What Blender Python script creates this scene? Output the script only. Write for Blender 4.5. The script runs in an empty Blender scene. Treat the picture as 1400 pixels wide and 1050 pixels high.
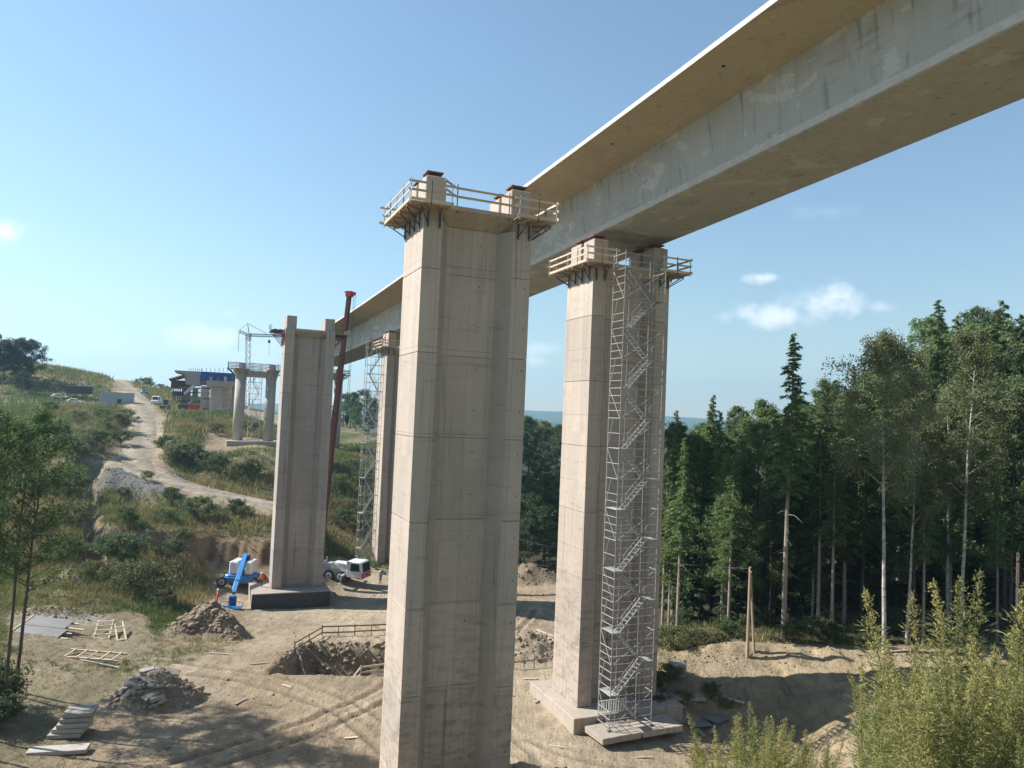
import bpy, math, random
import numpy as np
from mathutils import Vector, Matrix, Quaternion
D = bpy.data; SC = bpy.context.scene; COL = SC.collection
random.seed(7); RNG = np.random.default_rng(7)
rad = math.radians
# ------------------------------------------------------------------ camera
CZ = 22.0; FPX = 1011.0; PIT = rad(2.5); ROL = rad(2.4)
FW = Vector((0, math.cos(PIT), math.sin(PIT))); U0 = Vector((0, -math.sin(PIT), math.cos(PIT))); R0 = Vector((1, 0, 0))
RT = R0*math.cos(ROL) + U0*math.sin(ROL); UP = U0*math.cos(ROL) - R0*math.sin(ROL)
cd = D.cameras.new('camera'); cam = D.objects.new('camera', cd); COL.objects.link(cam)
cd.sensor_width = 36; cd.lens = 36*FPX/1400; cd.clip_end = 20000; cd.clip_start = 0.1
M = Matrix((RT, UP, -FW)).transposed().to_4x4(); M.translation = (0, 0, CZ); cam.matrix_world = M
SC.camera = cam
# ------------------------------------------------------------------ light
SUN_EL = rad(40); SH = Vector((0.985, -0.172, 0))          # SH: horizontal direction in which shadows fall
sd = D.lights.new('sun', 'SUN'); sun = D.objects.new('sun', sd); COL.objects.link(sun)
sd.energy = 5.0; sd.angle = rad(0.53); sd.color = (1.0, 0.975, 0.94)
ldir = Vector((SH.x*math.cos(SUN_EL), SH.y*math.cos(SUN_EL), -math.sin(SUN_EL)))
sun.rotation_euler = ldir.to_track_quat('-Z', 'Y').to_euler()
W = D.worlds.new('World'); SC.world = W; W.use_nodes = True
SKY_ROT = math.atan2(-SH.x, -SH.y)
SC.view_settings.view_transform = 'Standard'; SC.view_settings.look = 'None'
SC.view_settings.gamma = 1; SC.view_settings.exposure = 0.9; SC.view_settings.use_curve_mapping = False
SC.cycles.max_bounces = 8; SC.cycles.transparent_max_bounces = 8
SC.cycles.use_denoising = True
def at(px, py, Y):
    r = FW + RT*((px-700)/FPX) + UP*((525-py)/FPX)
    return r*(Y/r.y) + Vector((0, 0, CZ))
def direc(px, py):
    return (FW + RT*((px-700)/FPX) + UP*((525-py)/FPX)).normalized()
def world_nodes():
    nt = W.node_tree; n = nt.nodes; n.clear(); L = nt.links.new
    out = n.new('ShaderNodeOutputWorld'); bg = n.new('ShaderNodeBackground'); bg.inputs[1].default_value = 0.08
    sky = n.new('ShaderNodeTexSky'); sky.sky_type = 'NISHITA'; sky.sun_disc = False
    sky.sun_elevation = SUN_EL; sky.sun_rotation = SKY_ROT; sky.air_density = 2.0; sky.dust_density = 0.3; sky.ozone_density = 3; sky.altitude = 3000
    tc = n.new('ShaderNodeTexCoord')
    noi = n.new('ShaderNodeTexNoise'); noi.inputs['Scale'].default_value = 26; noi.inputs['Detail'].default_value = 9; noi.inputs['Roughness'].default_value = 0.6
    L(tc.outputs['Generated'], noi.inputs['Vector'])
    def vm(op, a, b):
        m = n.new('ShaderNodeVectorMath'); m.operation = op
        L(a, m.inputs[0]); m.inputs[1].default_value = b
        return m.outputs['Value'] if op == 'DOT_PRODUCT' else m.outputs[0]
    def ma(op, a, b=None, c=None):
        m = n.new('ShaderNodeMath'); m.operation = op
        for i, q in enumerate((a, b, c)):
            if q is None: continue
            if isinstance(q, (int, float)): m.inputs[i].default_value = q
            else: L(q, m.inputs[i])
        return m.outputs[0]
    tot = None
    V = tc.outputs['Generated']
    for (px, py, w, h, dens) in [(1056, 434, 66, 20, 1.0), (1128, 414, 56, 24, 1.0), (1145, 405, 30, 16, 1.0), (1042, 380, 30, 9, .85), (282, 463, 58, 26, 1.0), (8, 318, 26, 16, .9),
                                 (735, 478, 50, 12, .55), (732, 494, 20, 10, .6), (330, 490, 75, 26, .45), (130, 478, 90, 24, .35), (310, 430, 22, 8, .35), (1205, 420, 24, 10, .5), (1130, 290, 40, 12, .1),
                                 (-420, 380, 120, 50, .8), (2100, 330, 140, 60, .8), (1800, 470, 90, 30, .7), (-250, 455, 80, 26, .6)]:
        c = direc(px, py); r = (RT - c*RT.dot(c)).normalized(); u = c.cross(r)*-1
        x = ma('DIVIDE', vm('DOT_PRODUCT', V, r), w/FPX); y = ma('DIVIDE', vm('DOT_PRODUCT', V, u), h/FPX)
        f = ma('GREATER_THAN', vm('DOT_PRODUCT', V, c), 0.2)
        rr = ma('SQRT', ma('ADD', ma('MULTIPLY', x, x), ma('MULTIPLY', y, y)))
        k = ma('ADD', ma('SUBTRACT', 1.0, rr), ma('MULTIPLY', ma('SUBTRACT', noi.outputs['Fac'], 0.5), 2.4))
        mr = n.new('ShaderNodeMapRange'); mr.interpolation_type = 'SMOOTHSTEP'
        mr.inputs['From Min'].default_value = -0.05; mr.inputs['From Max'].default_value = 1.0; mr.inputs['To Max'].default_value = dens
        L(k, mr.inputs['Value'])
        k2 = ma('MULTIPLY', mr.outputs[0], f)
        tot = k2 if tot is None else ma('MAXIMUM', tot, k2)
    mix = n.new('ShaderNodeMixRGB'); L(ma('MULTIPLY', tot, 0.85), mix.inputs[0]); L(sky.outputs[0], mix.inputs[1])
    mix.inputs[2].default_value = (9.0, 9.2, 9.6, 1)
    L(mix.outputs[0], bg.inputs[0]); L(bg.outputs[0], out.inputs[0])
world_nodes()
# ------------------------------------------------------------------ helpers
def tag(o, label=None, cat=None, group=None, kind=None):
    if label: o['label'] = label
    if cat: o['category'] = cat
    if group: o['group'] = group
    if kind: o['kind'] = kind
    return o
def empty(name, loc, rz=0, label=None, cat=None, group=None):
    o = D.objects.new(name, None); COL.objects.link(o); o.location = loc; o.rotation_euler = (0, 0, rz); o.empty_display_size = .3
    return tag(o, label, cat, group)
def link(o, parent=None):
    COL.objects.link(o); o.parent = parent
    return o
def copy_tree(o, parent=None):
    c = o.copy(); COL.objects.link(c); c.parent = parent
    for ch in list(o.children): copy_tree(ch, c)
    return c
class MB:
    def __init__(s): s.v = []; s.f = []
    def add(s, vs, fs):
        b = len(s.v); s.v += [tuple(v) for v in vs]; s.f += [tuple(i+b for i in f) for f in fs]; return s
    def box(s, c, sz, R=None):
        x, y, z = (q/2 for q in sz); c = Vector(c)
        vs = [Vector((a*x, b*y, d*z)) for d in (-1, 1) for a, b in ((-1, -1), (1, -1), (1, 1), (-1, 1))]
        if R is not None: vs = [R @ v for v in vs]
        return s.add([v+c for v in vs], [(3, 2, 1, 0), (4, 5, 6, 7), (0, 1, 5, 4), (1, 2, 6, 5), (2, 3, 7, 6), (3, 0, 4, 7)])
    def beam(s, p, q, w, h):
        p = Vector(p); q = Vector(q); d = q-p
        return s.box((p+q)/2, (w, h, d.length), d.to_track_quat('Z', 'Y').to_matrix())
    def tube(s, p, q, r0, r1=None, n=8):
        r1 = r0 if r1 is None else r1; p = Vector(p); q = Vector(q); R = (q-p).to_track_quat('Z', 'Y').to_matrix()
        vs = [c + R @ Vector((r*math.cos(6.2832*i/n), r*math.sin(6.2832*i/n), 0)) for c, r in ((p, r0), (q, r1)) for i in range(n)]
        fs = [(i, (i+1) % n, n+(i+1) % n, n+i) for i in range(n)] + [tuple(range(n-1, -1, -1)), tuple(range(n, 2*n))]
        return s.add(vs, fs)
    def prism(s, poly, z0, z1):
        n = len(poly)
        vs = [(x, y, z0) for x, y in poly] + [(x, y, z1) for x, y in poly]
        return s.add(vs, [(i, (i+1) % n, n+(i+1) % n, n+i) for i in range(n)] + [tuple(range(n-1, -1, -1)), tuple(range(n, 2*n))])
    def prof(s, poly, y0, y1):          # profile in x,z extruded along y
        n = len(poly)
        vs = [(x, y0, z) for x, z in poly] + [(x, y1, z) for x, z in poly]
        return s.add(vs, [(i, n+i, n+(i+1) % n, (i+1) % n) for i in range(n)] + [tuple(range(n)), tuple(range(2*n-1, n-1, -1))])
    def build(s, name, mat, parent=None, bevel=0, smooth=False):
        me = D.meshes.new(name); me.from_pydata(s.v, [], s.f); me.update()
        if bevel:
            import bmesh
            bm = bmesh.new(); bm.from_mesh(me)
            ed = [e for e in bm.edges if len(e.link_faces) == 2 and e.calc_face_angle() > 0.3]
            bmesh.ops.bevel(bm, geom=ed, offset=bevel, segments=1, affect='EDGES', clamp_overlap=True)
            bm.to_mesh(me); bm.free()
        if smooth:
            for p in me.polygons: p.use_smooth = True
        me.materials.append(mat)
        return link(D.objects.new(name, me), parent)
_unit = {}
def unit(kind, mat):
    k = (kind, mat.name)
    if k not in _unit:
        m = MB()
        if kind == 'box': m.box((0, 0, 0), (1, 1, 1))
        else: m.tube((0, 0, -.5), (0, 0, .5), .5, n=7)
        me = D.meshes.new('piece_'+kind); me.from_pydata(m.v, [], m.f); me.update(); me.materials.append(mat); _unit[k] = me
    return _unit[k]
def bar(name, p, q, w, h, mat, parent=None, roll=None):     # square bar / board between two points; w across, h the other way
    p = Vector(p); q = Vector(q); d = q-p
    o = D.objects.new(name, unit('box', mat)); link(o, parent)
    z = d.normalized(); ref = Vector((0, 0, 1)) if abs(z.z) < .95 else Vector((0, 1, 0))
    x = ref.cross(z).normalized(); y = z.cross(x)
    R = Matrix((x, y, z)).transposed()
    o.rotation_euler = R.to_euler(); o.location = (p+q)/2; o.scale = (w, h, max(d.length, .01))
    return o
def rod(name, p, q, r, mat, parent=None):
    p = Vector(p); q = Vector(q); d = q-p
    o = D.objects.new(name, unit('tube', mat)); link(o, parent)
    o.rotation_euler = d.to_track_quat('Z', 'Y').to_euler(); o.location = (p+q)/2; o.scale = (2*r, 2*r, max(d.length, .01))
    return o
def npmesh(name, V, F, mat, parent=None, col=None, smooth=False):
    me = D.meshes.new(name); V = np.asarray(V, np.float32); F = np.asarray(F, np.int32); k = F.shape[1]
    me.vertices.add(len(V)); me.vertices.foreach_set('co', V.ravel())
    me.loops.add(F.size); me.loops.foreach_set('vertex_index', F.ravel())
    me.polygons.add(len(F)); me.polygons.foreach_set('loop_start', np.arange(0, F.size, k, dtype=np.int32))
    me.polygons.foreach_set('loop_total', np.full(len(F), k, np.int32))
    me.update(calc_edges=True)
    if smooth: me.polygons.foreach_set('use_smooth', np.ones(len(F), bool))
    if col is not None:
        a = me.color_attributes.new('Col', 'FLOAT_COLOR', 'POINT')
        c = np.ones((len(V), 4), np.float32); c[:, :3] = col; a.data.foreach_set('color', c.ravel())
    me.materials.append(mat)
    return link(D.objects.new(name, me), parent)
def hash2(ix, iy, s):
    h = np.sin(ix*127.1 + iy*311.7 + s*74.7)*43758.5453
    return h-np.floor(h)
def vnoise(x, y, s=0):
    ix = np.floor(x); iy = np.floor(y); fx = x-ix; fy = y-iy; fx = fx*fx*(3-2*fx); fy = fy*fy*(3-2*fy)
    a = hash2(ix, iy, s); b = hash2(ix+1, iy, s); c = hash2(ix, iy+1, s); d = hash2(ix+1, iy+1, s)
    return (a*(1-fx)+b*fx)*(1-fy) + (c*(1-fx)+d*fx)*fy
def fbm(x, y, s=0, o=4):
    t = 0; a = .5; n = 0
    for i in range(o): t = t+a*vnoise(x, y, s+i); n += a; x = x*2.03+17; y = y*2.03+5; a *= .5
    return t/n-.5
def sstep(a, b, x):
    t = np.clip((x-a)/(b-a), 0, 1); return t*t*(3-2*t)
# ------------------------------------------------------------------ materials
def mat_base(name):
    m = D.materials.new(name); m.use_nodes = True; nt = m.node_tree
    b = nt.nodes['Principled BSDF']; b.inputs['Specular IOR Level'].default_value = .3
    return m, nt, nt.nodes, nt.links.new, b
def nmat(name, c1, c2=None, scale=3, rough=.85, bump=.0, metal=0, stretch=(1, 1, 1), rand=0.0, detail=6, spec=.3, bscale=None):
    m, nt, n, L, b = mat_base(name); c2 = c2 or tuple(q*.75 for q in c1)
    b.inputs['Roughness'].default_value = rough; b.inputs['Metallic'].default_value = metal; b.inputs['Specular IOR Level'].default_value = spec
    tc = n.new('ShaderNodeTexCoord'); mp = n.new('ShaderNodeMapping'); mp.inputs['Scale'].default_value = stretch
    L(tc.outputs['Object'], mp.inputs[0])
    no = n.new('ShaderNodeTexNoise'); no.inputs['Scale'].default_value = scale; no.inputs['Detail'].default_value = detail; no.inputs['Roughness'].default_value = .65
    L(mp.outputs[0], no.inputs['Vector'])
    mr = n.new('ShaderNodeMapRange'); mr.inputs['From Min'].default_value = .3; mr.inputs['From Max'].default_value = .7; L(no.outputs[0], mr.inputs[0])
    mx = n.new('ShaderNodeMixRGB'); mx.inputs[1].default_value = (*c1, 1); mx.inputs[2].default_value = (*c2, 1); L(mr.outputs[0], mx.inputs[0])
    o = mx.outputs[0]
    if rand:
        oi = n.new('ShaderNodeObjectInfo'); r2 = n.new('ShaderNodeMapRange'); r2.inputs['To Min'].default_value = 1-rand; r2.inputs['To Max'].default_value = 1+rand*.6
        L(oi.outputs['Random'], r2.inputs[0]); hv = n.new('ShaderNodeMixRGB'); hv.blend_type = 'MULTIPLY'; hv.inputs[0].default_value = 1
        L(o, hv.inputs[1]); L(r2.outputs[0], hv.inputs[2]); o = hv.outputs[0]
    L(o, b.inputs['Base Color'])
    if bump:
        nb = no
        if bscale:
            nb = n.new('ShaderNodeTexNoise'); nb.inputs['Scale'].default_value = bscale; nb.inputs['Detail'].default_value = 6; L(mp.outputs[0], nb.inputs['Vector'])
        bp = n.new('ShaderNodeBump'); bp.inputs['Strength'].default_value = bump; bp.inputs['Distance'].default_value = .05
        L(nb.outputs[0], bp.inputs['Height']); L(bp.outputs[0], b.inputs['Normal'])
    return m
def leafmat(name, transl=.35, rough=.6, rand=.25):
    m, nt, n, L, b = mat_base(name)
    at_ = n.new('ShaderNodeAttribute'); at_.attribute_name = 'Col'
    oi = n.new('ShaderNodeObjectInfo'); r2 = n.new('ShaderNodeMapRange'); r2.inputs['To Min'].default_value = 1-rand; r2.inputs['To Max'].default_value = 1+rand
    L(oi.outputs['Random'], r2.inputs[0]); mu = n.new('ShaderNodeMixRGB'); mu.blend_type = 'MULTIPLY'; mu.inputs[0].default_value = 1
    L(at_.outputs['Color'], mu.inputs[1]); L(r2.outputs[0], mu.inputs[2])
    b.inputs['Roughness'].default_value = rough; L(mu.outputs[0], b.inputs['Base Color'])
    t = n.new('ShaderNodeBsdfTranslucent'); hs = n.new('ShaderNodeHueSaturation'); hs.inputs['Value'].default_value = 1.2; hs.inputs['Saturation'].default_value = 1.1
    L(mu.outputs[0], hs.inputs['Color']); L(hs.outputs[0], t.inputs[0])
    ms = n.new('ShaderNodeMixShader'); ms.inputs[0].default_value = transl; L(b.outputs[0], ms.inputs[1]); L(t.outputs[0], ms.inputs[2])
    L(ms.outputs[0], n['Material Output'].inputs[0])
    return m
def concrete(name, base=(.52, .49, .43), panel=(1.25, 1.22), lift=5.0, lines=1.0, stain=1.0, holes=True, blotch=(1, 1, .25), grime=0.0, patch=.05):
    m, nt, n, L, b = mat_base(name); b.inputs['Roughness'].default_value = .82
    tc = n.new('ShaderNodeTexCoord'); O = tc.outputs['Object']
    def ma(op, a, bb=None):
        q = n.new('ShaderNodeMath'); q.operation = op
        for i, w in enumerate((a, bb)):
            if w is None: continue
            if isinstance(w, (int, float)): q.inputs[i].default_value = w
            else: L(w, q.inputs[i])
        return q.outputs[0]
    sp = n.new('ShaderNodeSeparateXYZ'); L(O, sp.inputs[0]); sn = n.new('ShaderNodeSeparateXYZ'); L(tc.outputs['Normal'], sn.inputs[0])
    ax = ma('GREATER_THAN', ma('ABSOLUTE', sn.outputs[0]), .6)
    mxu = n.new('ShaderNodeMix'); L(ax, mxu.inputs[0]); L(sp.outputs[0], mxu.inputs[2]); L(sp.outputs[1], mxu.inputs[3]); u = mxu.outputs[0]
    z = sp.outputs[2]
    def noise(scale, stretch, detail=5, r=.6):
        mp = n.new('ShaderNodeMapping'); mp.inputs['Scale'].default_value = stretch; L(O, mp.inputs[0])
        q = n.new('ShaderNodeTexNoise'); q.inputs['Scale'].default_value = scale; q.inputs['Detail'].default_value = detail; q.inputs['Roughness'].default_value = r
        L(mp.outputs[0], q.inputs['Vector']); return q.outputs[0]
    big = noise(.55, blotch); streak = noise(1.6, (1, 1, .07), 6, .65); fine = noise(9, (1, 1, 1)); hz = noise(.9, (.35, .35, 2.2), 6, .7)
    # panel tone
    wn = n.new('ShaderNodeTexWhiteNoise'); wn.noise_dimensions = '3D'; cb = n.new('ShaderNodeCombineXYZ')
    L(ma('FLOOR', ma('DIVIDE', u, panel[0])), cb.inputs[0]); L(ma('FLOOR', ma('DIVIDE', z, lift)), cb.inputs[1]); L(ax, cb.inputs[2]); L(cb.outputs[0], wn.inputs[0])
    v = ma('ADD', .62, ma('MULTIPLY', big, .26))
    v = ma('ADD', v, ma('MULTIPLY', streak, .24*stain)); v = ma('ADD', v, ma('MULTIPLY', fine, .10)); v = ma('ADD', v, ma('MULTIPLY', hz, .16*stain))
    v = ma('ADD', v, ma('MULTIPLY', ma('SUBTRACT', wn.outputs[0], .5), .09*lines))
    # joint lines
    def line(c, p, w, off=0.0):
        fr = ma('FRACT', ma('ADD', ma('DIVIDE', c, p), off)); dd = ma('MULTIPLY', ma('ABSOLUTE', ma('SUBTRACT', fr, .5)), p)
        return ma('LESS_THAN', ma('SUBTRACT', p/2, dd), w)
    brk = ma('GREATER_THAN', streak, .44)
    ln = ma('MULTIPLY', line(u, panel[0], .011), brk)
    l2 = ma('MULTIPLY', line(z, lift, .015, -1.4/lift), ma('GREATER_THAN', hz, .43))
    ln = ma('MAXIMUM', ln, l2)
    v = ma('MULTIPLY', v, ma('SUBTRACT', 1.0, ma('MULTIPLY', ln, .34*lines)))
    if holes:
        def cell(c, p, off): return ma('MULTIPLY', ma('SUBTRACT', ma('FRACT', ma('ADD', ma('DIVIDE', c, p), off)), .5), p)
        hx = cell(u, panel[0]*2, .27); hz2 = cell(z, lift/2, .36)
        dd = ma('SQRT', ma('ADD', ma('MULTIPLY', hx, hx), ma('MULTIPLY', hz2, hz2)))
        v = ma('MULTIPLY', v, ma('SUBTRACT', 1.0, ma('MULTIPLY', ma('LESS_THAN', dd, .045), .8)))
    # dark mottled stain towards horizontal streak patches
    st = n.new('ShaderNodeMapRange'); st.inputs['From Min'].default_value = .56; st.inputs['From Max'].default_value = .72; L(hz, st.inputs[0])
    v = ma('MULTIPLY', v, ma('SUBTRACT', 1.0, ma('MULTIPLY', st.outputs[0], .22*stain)))
    oi = n.new('ShaderNodeObjectInfo'); rr = n.new('ShaderNodeMapRange'); rr.inputs['To Min'].default_value = .88; rr.inputs['To Max'].default_value = 1.07; L(oi.outputs['Random'], rr.inputs[0]); v = ma('MULTIPLY', v, rr.outputs[0])
    rn = n.new('ShaderNodeMapRange'); rn.inputs['From Min'].default_value = .60; rn.inputs['From Max'].default_value = .74; L(noise(2.4, (1, 1, .045), 3, .5), rn.inputs[0])
    v = ma('MULTIPLY', v, ma('SUBTRACT', 1.0, ma('MULTIPLY', rn.outputs[0], .25*stain)))
    pa = n.new('ShaderNodeMapRange'); pa.inputs['From Min'].default_value = .57; pa.inputs['From Max'].default_value = .60; L(noise(.7, (.6, .6, 1), 4, .55), pa.inputs[0]); v = ma('MULTIPLY', v, ma('ADD', 1.0, ma('MULTIPLY', pa.outputs[0], patch)))
    if grime:      # splashed mud and formwork grime on the lowest lifts
        gm = n.new('ShaderNodeMapRange'); gm.inputs['From Min'].default_value = 14; gm.inputs['From Max'].default_value = 5; L(z, gm.inputs[0])
        g2 = n.new('ShaderNodeMapRange'); g2.inputs['From Min'].default_value = .47; g2.inputs['From Max'].default_value = .64; L(noise(.8, (.9, .9, 2.6), 8, .75), g2.inputs[0])
        v = ma('MULTIPLY', v, ma('SUBTRACT', 1.0, ma('MULTIPLY', ma('MULTIPLY', gm.outputs[0], g2.outputs[0]), .34*grime)))
    mu = n.new('ShaderNodeMixRGB'); mu.blend_type = 'MULTIPLY'; mu.inputs[0].default_value = 1; L(v, mu.inputs[2])
    tint = n.new('ShaderNodeMixRGB'); tint.inputs[1].default_value = (*base, 1); tint.inputs[2].default_value = (base[0]*1.03, base[1]*.98, base[2]*.9, 1); L(big, tint.inputs[0])
    L(tint.outputs[0], mu.inputs[1]); L(mu.outputs[0], b.inputs['Base Color'])
    bp = n.new('ShaderNodeBump'); bp.inputs['Strength'].default_value = .25; bp.inputs['Distance'].default_value = .02
    L(ma('SUBTRACT', fine, ln), bp.inputs['Height']); L(bp.outputs[0], b.inputs['Normal'])
    return m
CON = concrete('pier_concrete', (.405, .342, .288), stain=1.4, lines=1.2, grime=1.1)
CONB = concrete('new_pier_concrete', (.345, .305, .275), stain=1.6, lines=.8, grime=.6)
CONR = concrete('round_pier_concrete', (.40, .36, .32), lines=.4, holes=False)
CONF = concrete('footing_concrete', (.34, .295, .245), lines=.2, holes=False, stain=1.6, blotch=(1.5, 1.5, 1.5))
CWEB = concrete('girder_concrete', (.385, .38, .365), panel=(9.3, 1), lines=.8, holes=False, stain=1.5, patch=.22)
CSLAB = concrete('slab_concrete', (.455, .385, .285), panel=(11, 1), lines=.6, holes=False, stain=.9, blotch=(.5, .5, .5))
CWHITE = nmat('edge_concrete', (.56, .53, .48), (.44, .41, .37), 2)
WOOD = nmat('formwork_timber', (.52, .38, .24), (.38, .26, .16), 4, rand=.25)
WOODL = nmat('pale_timber', (.66, .55, .41), (.5, .4, .28), 5, rand=.2)
WOODG = nmat('weathered_timber', (.42, .37, .31), (.3, .26, .21), 6, rand=.25)
RUST = nmat('rusty_steel', (.22, .10, .06), (.12, .06, .04), 8, .8)
STEEL = nmat('galvanised_steel', (.50, .50, .49), (.40, .40, .40), 5, .45, metal=.55, rand=.2)
STEELD = nmat('dark_steel', (.10, .10, .11), (.06, .06, .06), 4, .55, metal=.3)
STEELB = nmat('scaffold_steel', (.42, .405, .38), (.30, .29, .275), 5, .55, metal=.0, rand=.2)
BITU = nmat('bitumen_coating', (.030, .032, .036), (.055, .055, .06), 1.2, .6)
PAINTW = nmat('white_paint', (.74, .74, .72), (.62, .61, .58), 2, .4, spec=.5)
PAINTR = nmat('red_paint', (.45, .045, .03), (.34, .04, .03), 2, .45)
MAROON = nmat('maroon_paint', (.16, .045, .04), (.10, .035, .03), .7, .45)
PAINTB = nmat('blue_paint', (.05, .25, .55), (.04, .19, .42), 1.5, .4, spec=.5)
BLUED = nmat('blue_formwork', (.03, .10, .34), (.02, .07, .24), .8, .6, rand=.15)
TEAL = nmat('teal_plastic', (.02, .25, .22), (.02, .2, .18), 1, .5)
LBLUE = nmat('blue_plastic', (.06, .28, .50), (.05, .22, .42), 1, .5, rand=.2)
ORANGEP = nmat('orange_pipe_paint', (.60, .27, .15), (.45, .2, .12), 1, .6)
GREYP = nmat('grey_paint', (.45, .47, .50), (.38, .40, .43), 1, .5)
GLASS = nmat('dark_glass', (.02, .025, .03), (.03, .035, .04), 1, .08, spec=.8)
TYRE = nmat('tyre_rubber', (.035, .033, .03), (.10, .085, .065), 3, .9)
BLACK = nmat('black_plastic', (.02, .02, .02), (.03, .03, .03), 3, .6)
TARP = nmat('dark_panel', (.26, .24, .22), (.18, .165, .15), 1.2, .6)
HIVIS = nmat('hi_vis_orange', (.80, .13, .04), (.65, .10, .03), 6, .8)
CLOTHD = nmat('dark_work_trousers', (.04, .045, .06), (.06, .06, .07), 6, .9)
CLOTHG = nmat('grey_work_jacket', (.14, .14, .14), (.10, .10, .10), 6, .9)
SKIN = nmat('skin', (.50, .30, .22), (.45, .27, .2), 6, .6)
HELM = nmat('helmet_white', (.75, .75, .72), (.7, .7, .68), 3, .35, spec=.5)
BARKD = nmat('dark_bark', (.14, .115, .09), (.07, .055, .045), 6, .95, bump=.6, stretch=(1, 1, .25))
BARKG = nmat('grey_brown_bark', (.36, .31, .25), (.2, .165, .13), 6, .95, bump=.6, stretch=(1, 1, .25))
BIRCH = nmat('birch_bark', (.62, .59, .53), (.16, .14, .12), 2.2, .8, stretch=(1, 1, 1.6), detail=8)
POLE = nmat('utility_pole_wood', (.42, .32, .22), (.30, .22, .15), 5, .9, stretch=(1, 1, .15))
LEAF = leafmat('broad_leaves'); NEEDLE = leafmat('conifer_needles', .35); GRASSM = leafmat('grass_blades', .3); WEEDM = leafmat('weed_leaves', .5, rand=.1)
CLOD = nmat('earth_clods', (.36, .28, .19), (.22, .165, .11), 2.5, .95, bump=.6, rand=.25)
STONE = nmat('broken_concrete', (.42, .39, .34), (.30, .27, .23), 3, .9, bump=.4, rand=.25)
PEBBLE = nmat('grey_gravel', (.22, .21, .19), (.13, .12, .11), 2.5, .95)
def ground_mat():
    m, nt, n, L, b = mat_base('ground_soil'); b.inputs['Roughness'].default_value = .95; b.inputs['Specular IOR Level'].default_value = .15
    a = n.new('ShaderNodeAttribute'); a.attribute_name = 'Col'
    tc = n.new('ShaderNodeTexCoord')
    def noi(sc, det=8, st=(1, 1, 1), r=.65, rot=0):
        mp = n.new('ShaderNodeMapping'); mp.inputs['Scale'].default_value = st; mp.inputs['Rotation'].default_value = (0, 0, rot); L(tc.outputs['Object'], mp.inputs[0])
        q = n.new('ShaderNodeTexNoise'); q.inputs['Scale'].default_value = sc; q.inputs['Detail'].default_value = det; q.inputs['Roughness'].default_value = r
        L(mp.outputs[0], q.inputs['Vector']); return q.outputs[0]
    n1 = noi(.6, 10, r=.7); n2 = noi(5, 8); n3 = noi(1.2, 6, (1, .16, 1), .6, rad(-28)); 
    def ma(op, x, y):
        q = n.new('ShaderNodeMath'); q.operation = op
        for i, w in enumerate((x, y)):
            if isinstance(w, (int, float)): q.inputs[i].default_value = w
            else: L(w, q.inputs[i])
        return q.outputs[0]
    n4 = noi(22, 5, r=.8); n5 = noi(.22, 8, (1, .35, 1), .7, rad(35)); n6 = noi(2.2, 8, (1, .22, 1), .7, rad(20))
    v = ma('ADD', ma('MULTIPLY', n1, .95), ma('ADD', ma('MULTIPLY', n2, .75), ma('MULTIPLY', n3, .55)))
    v = ma('ADD', v, ma('ADD', ma('MULTIPLY', n4, .55), ma('ADD', ma('MULTIPLY', n5, .8), ma('MULTIPLY', n6, .6))))
    v = ma('MULTIPLY', ma('SUBTRACT', v, 1.32), 1.32)
    v = ma('MAXIMUM', v, .25)
    mu = n.new('ShaderNodeMixRGB'); mu.blend_type = 'MULTIPLY'; mu.inputs[0].default_value = 1; L(a.outputs['Color'], mu.inputs[1]); L(v, mu.inputs[2])
    L(mu.outputs[0], b.inputs['Base Color'])
    bp = n.new('ShaderNodeBump'); bp.inputs['Strength'].default_value = .9; bp.inputs['Distance'].default_value = .3
    L(ma('ADD', ma('MULTIPLY', n1, .4), ma('ADD', ma('MULTIPLY', n2, .5), ma('ADD', ma('MULTIPLY', n6, .5), ma('MULTIPLY', n4, .12)))), bp.inputs['Height']); L(bp.outputs[0], b.inputs['Normal'])
    return m
GROUND = ground_mat()
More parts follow.
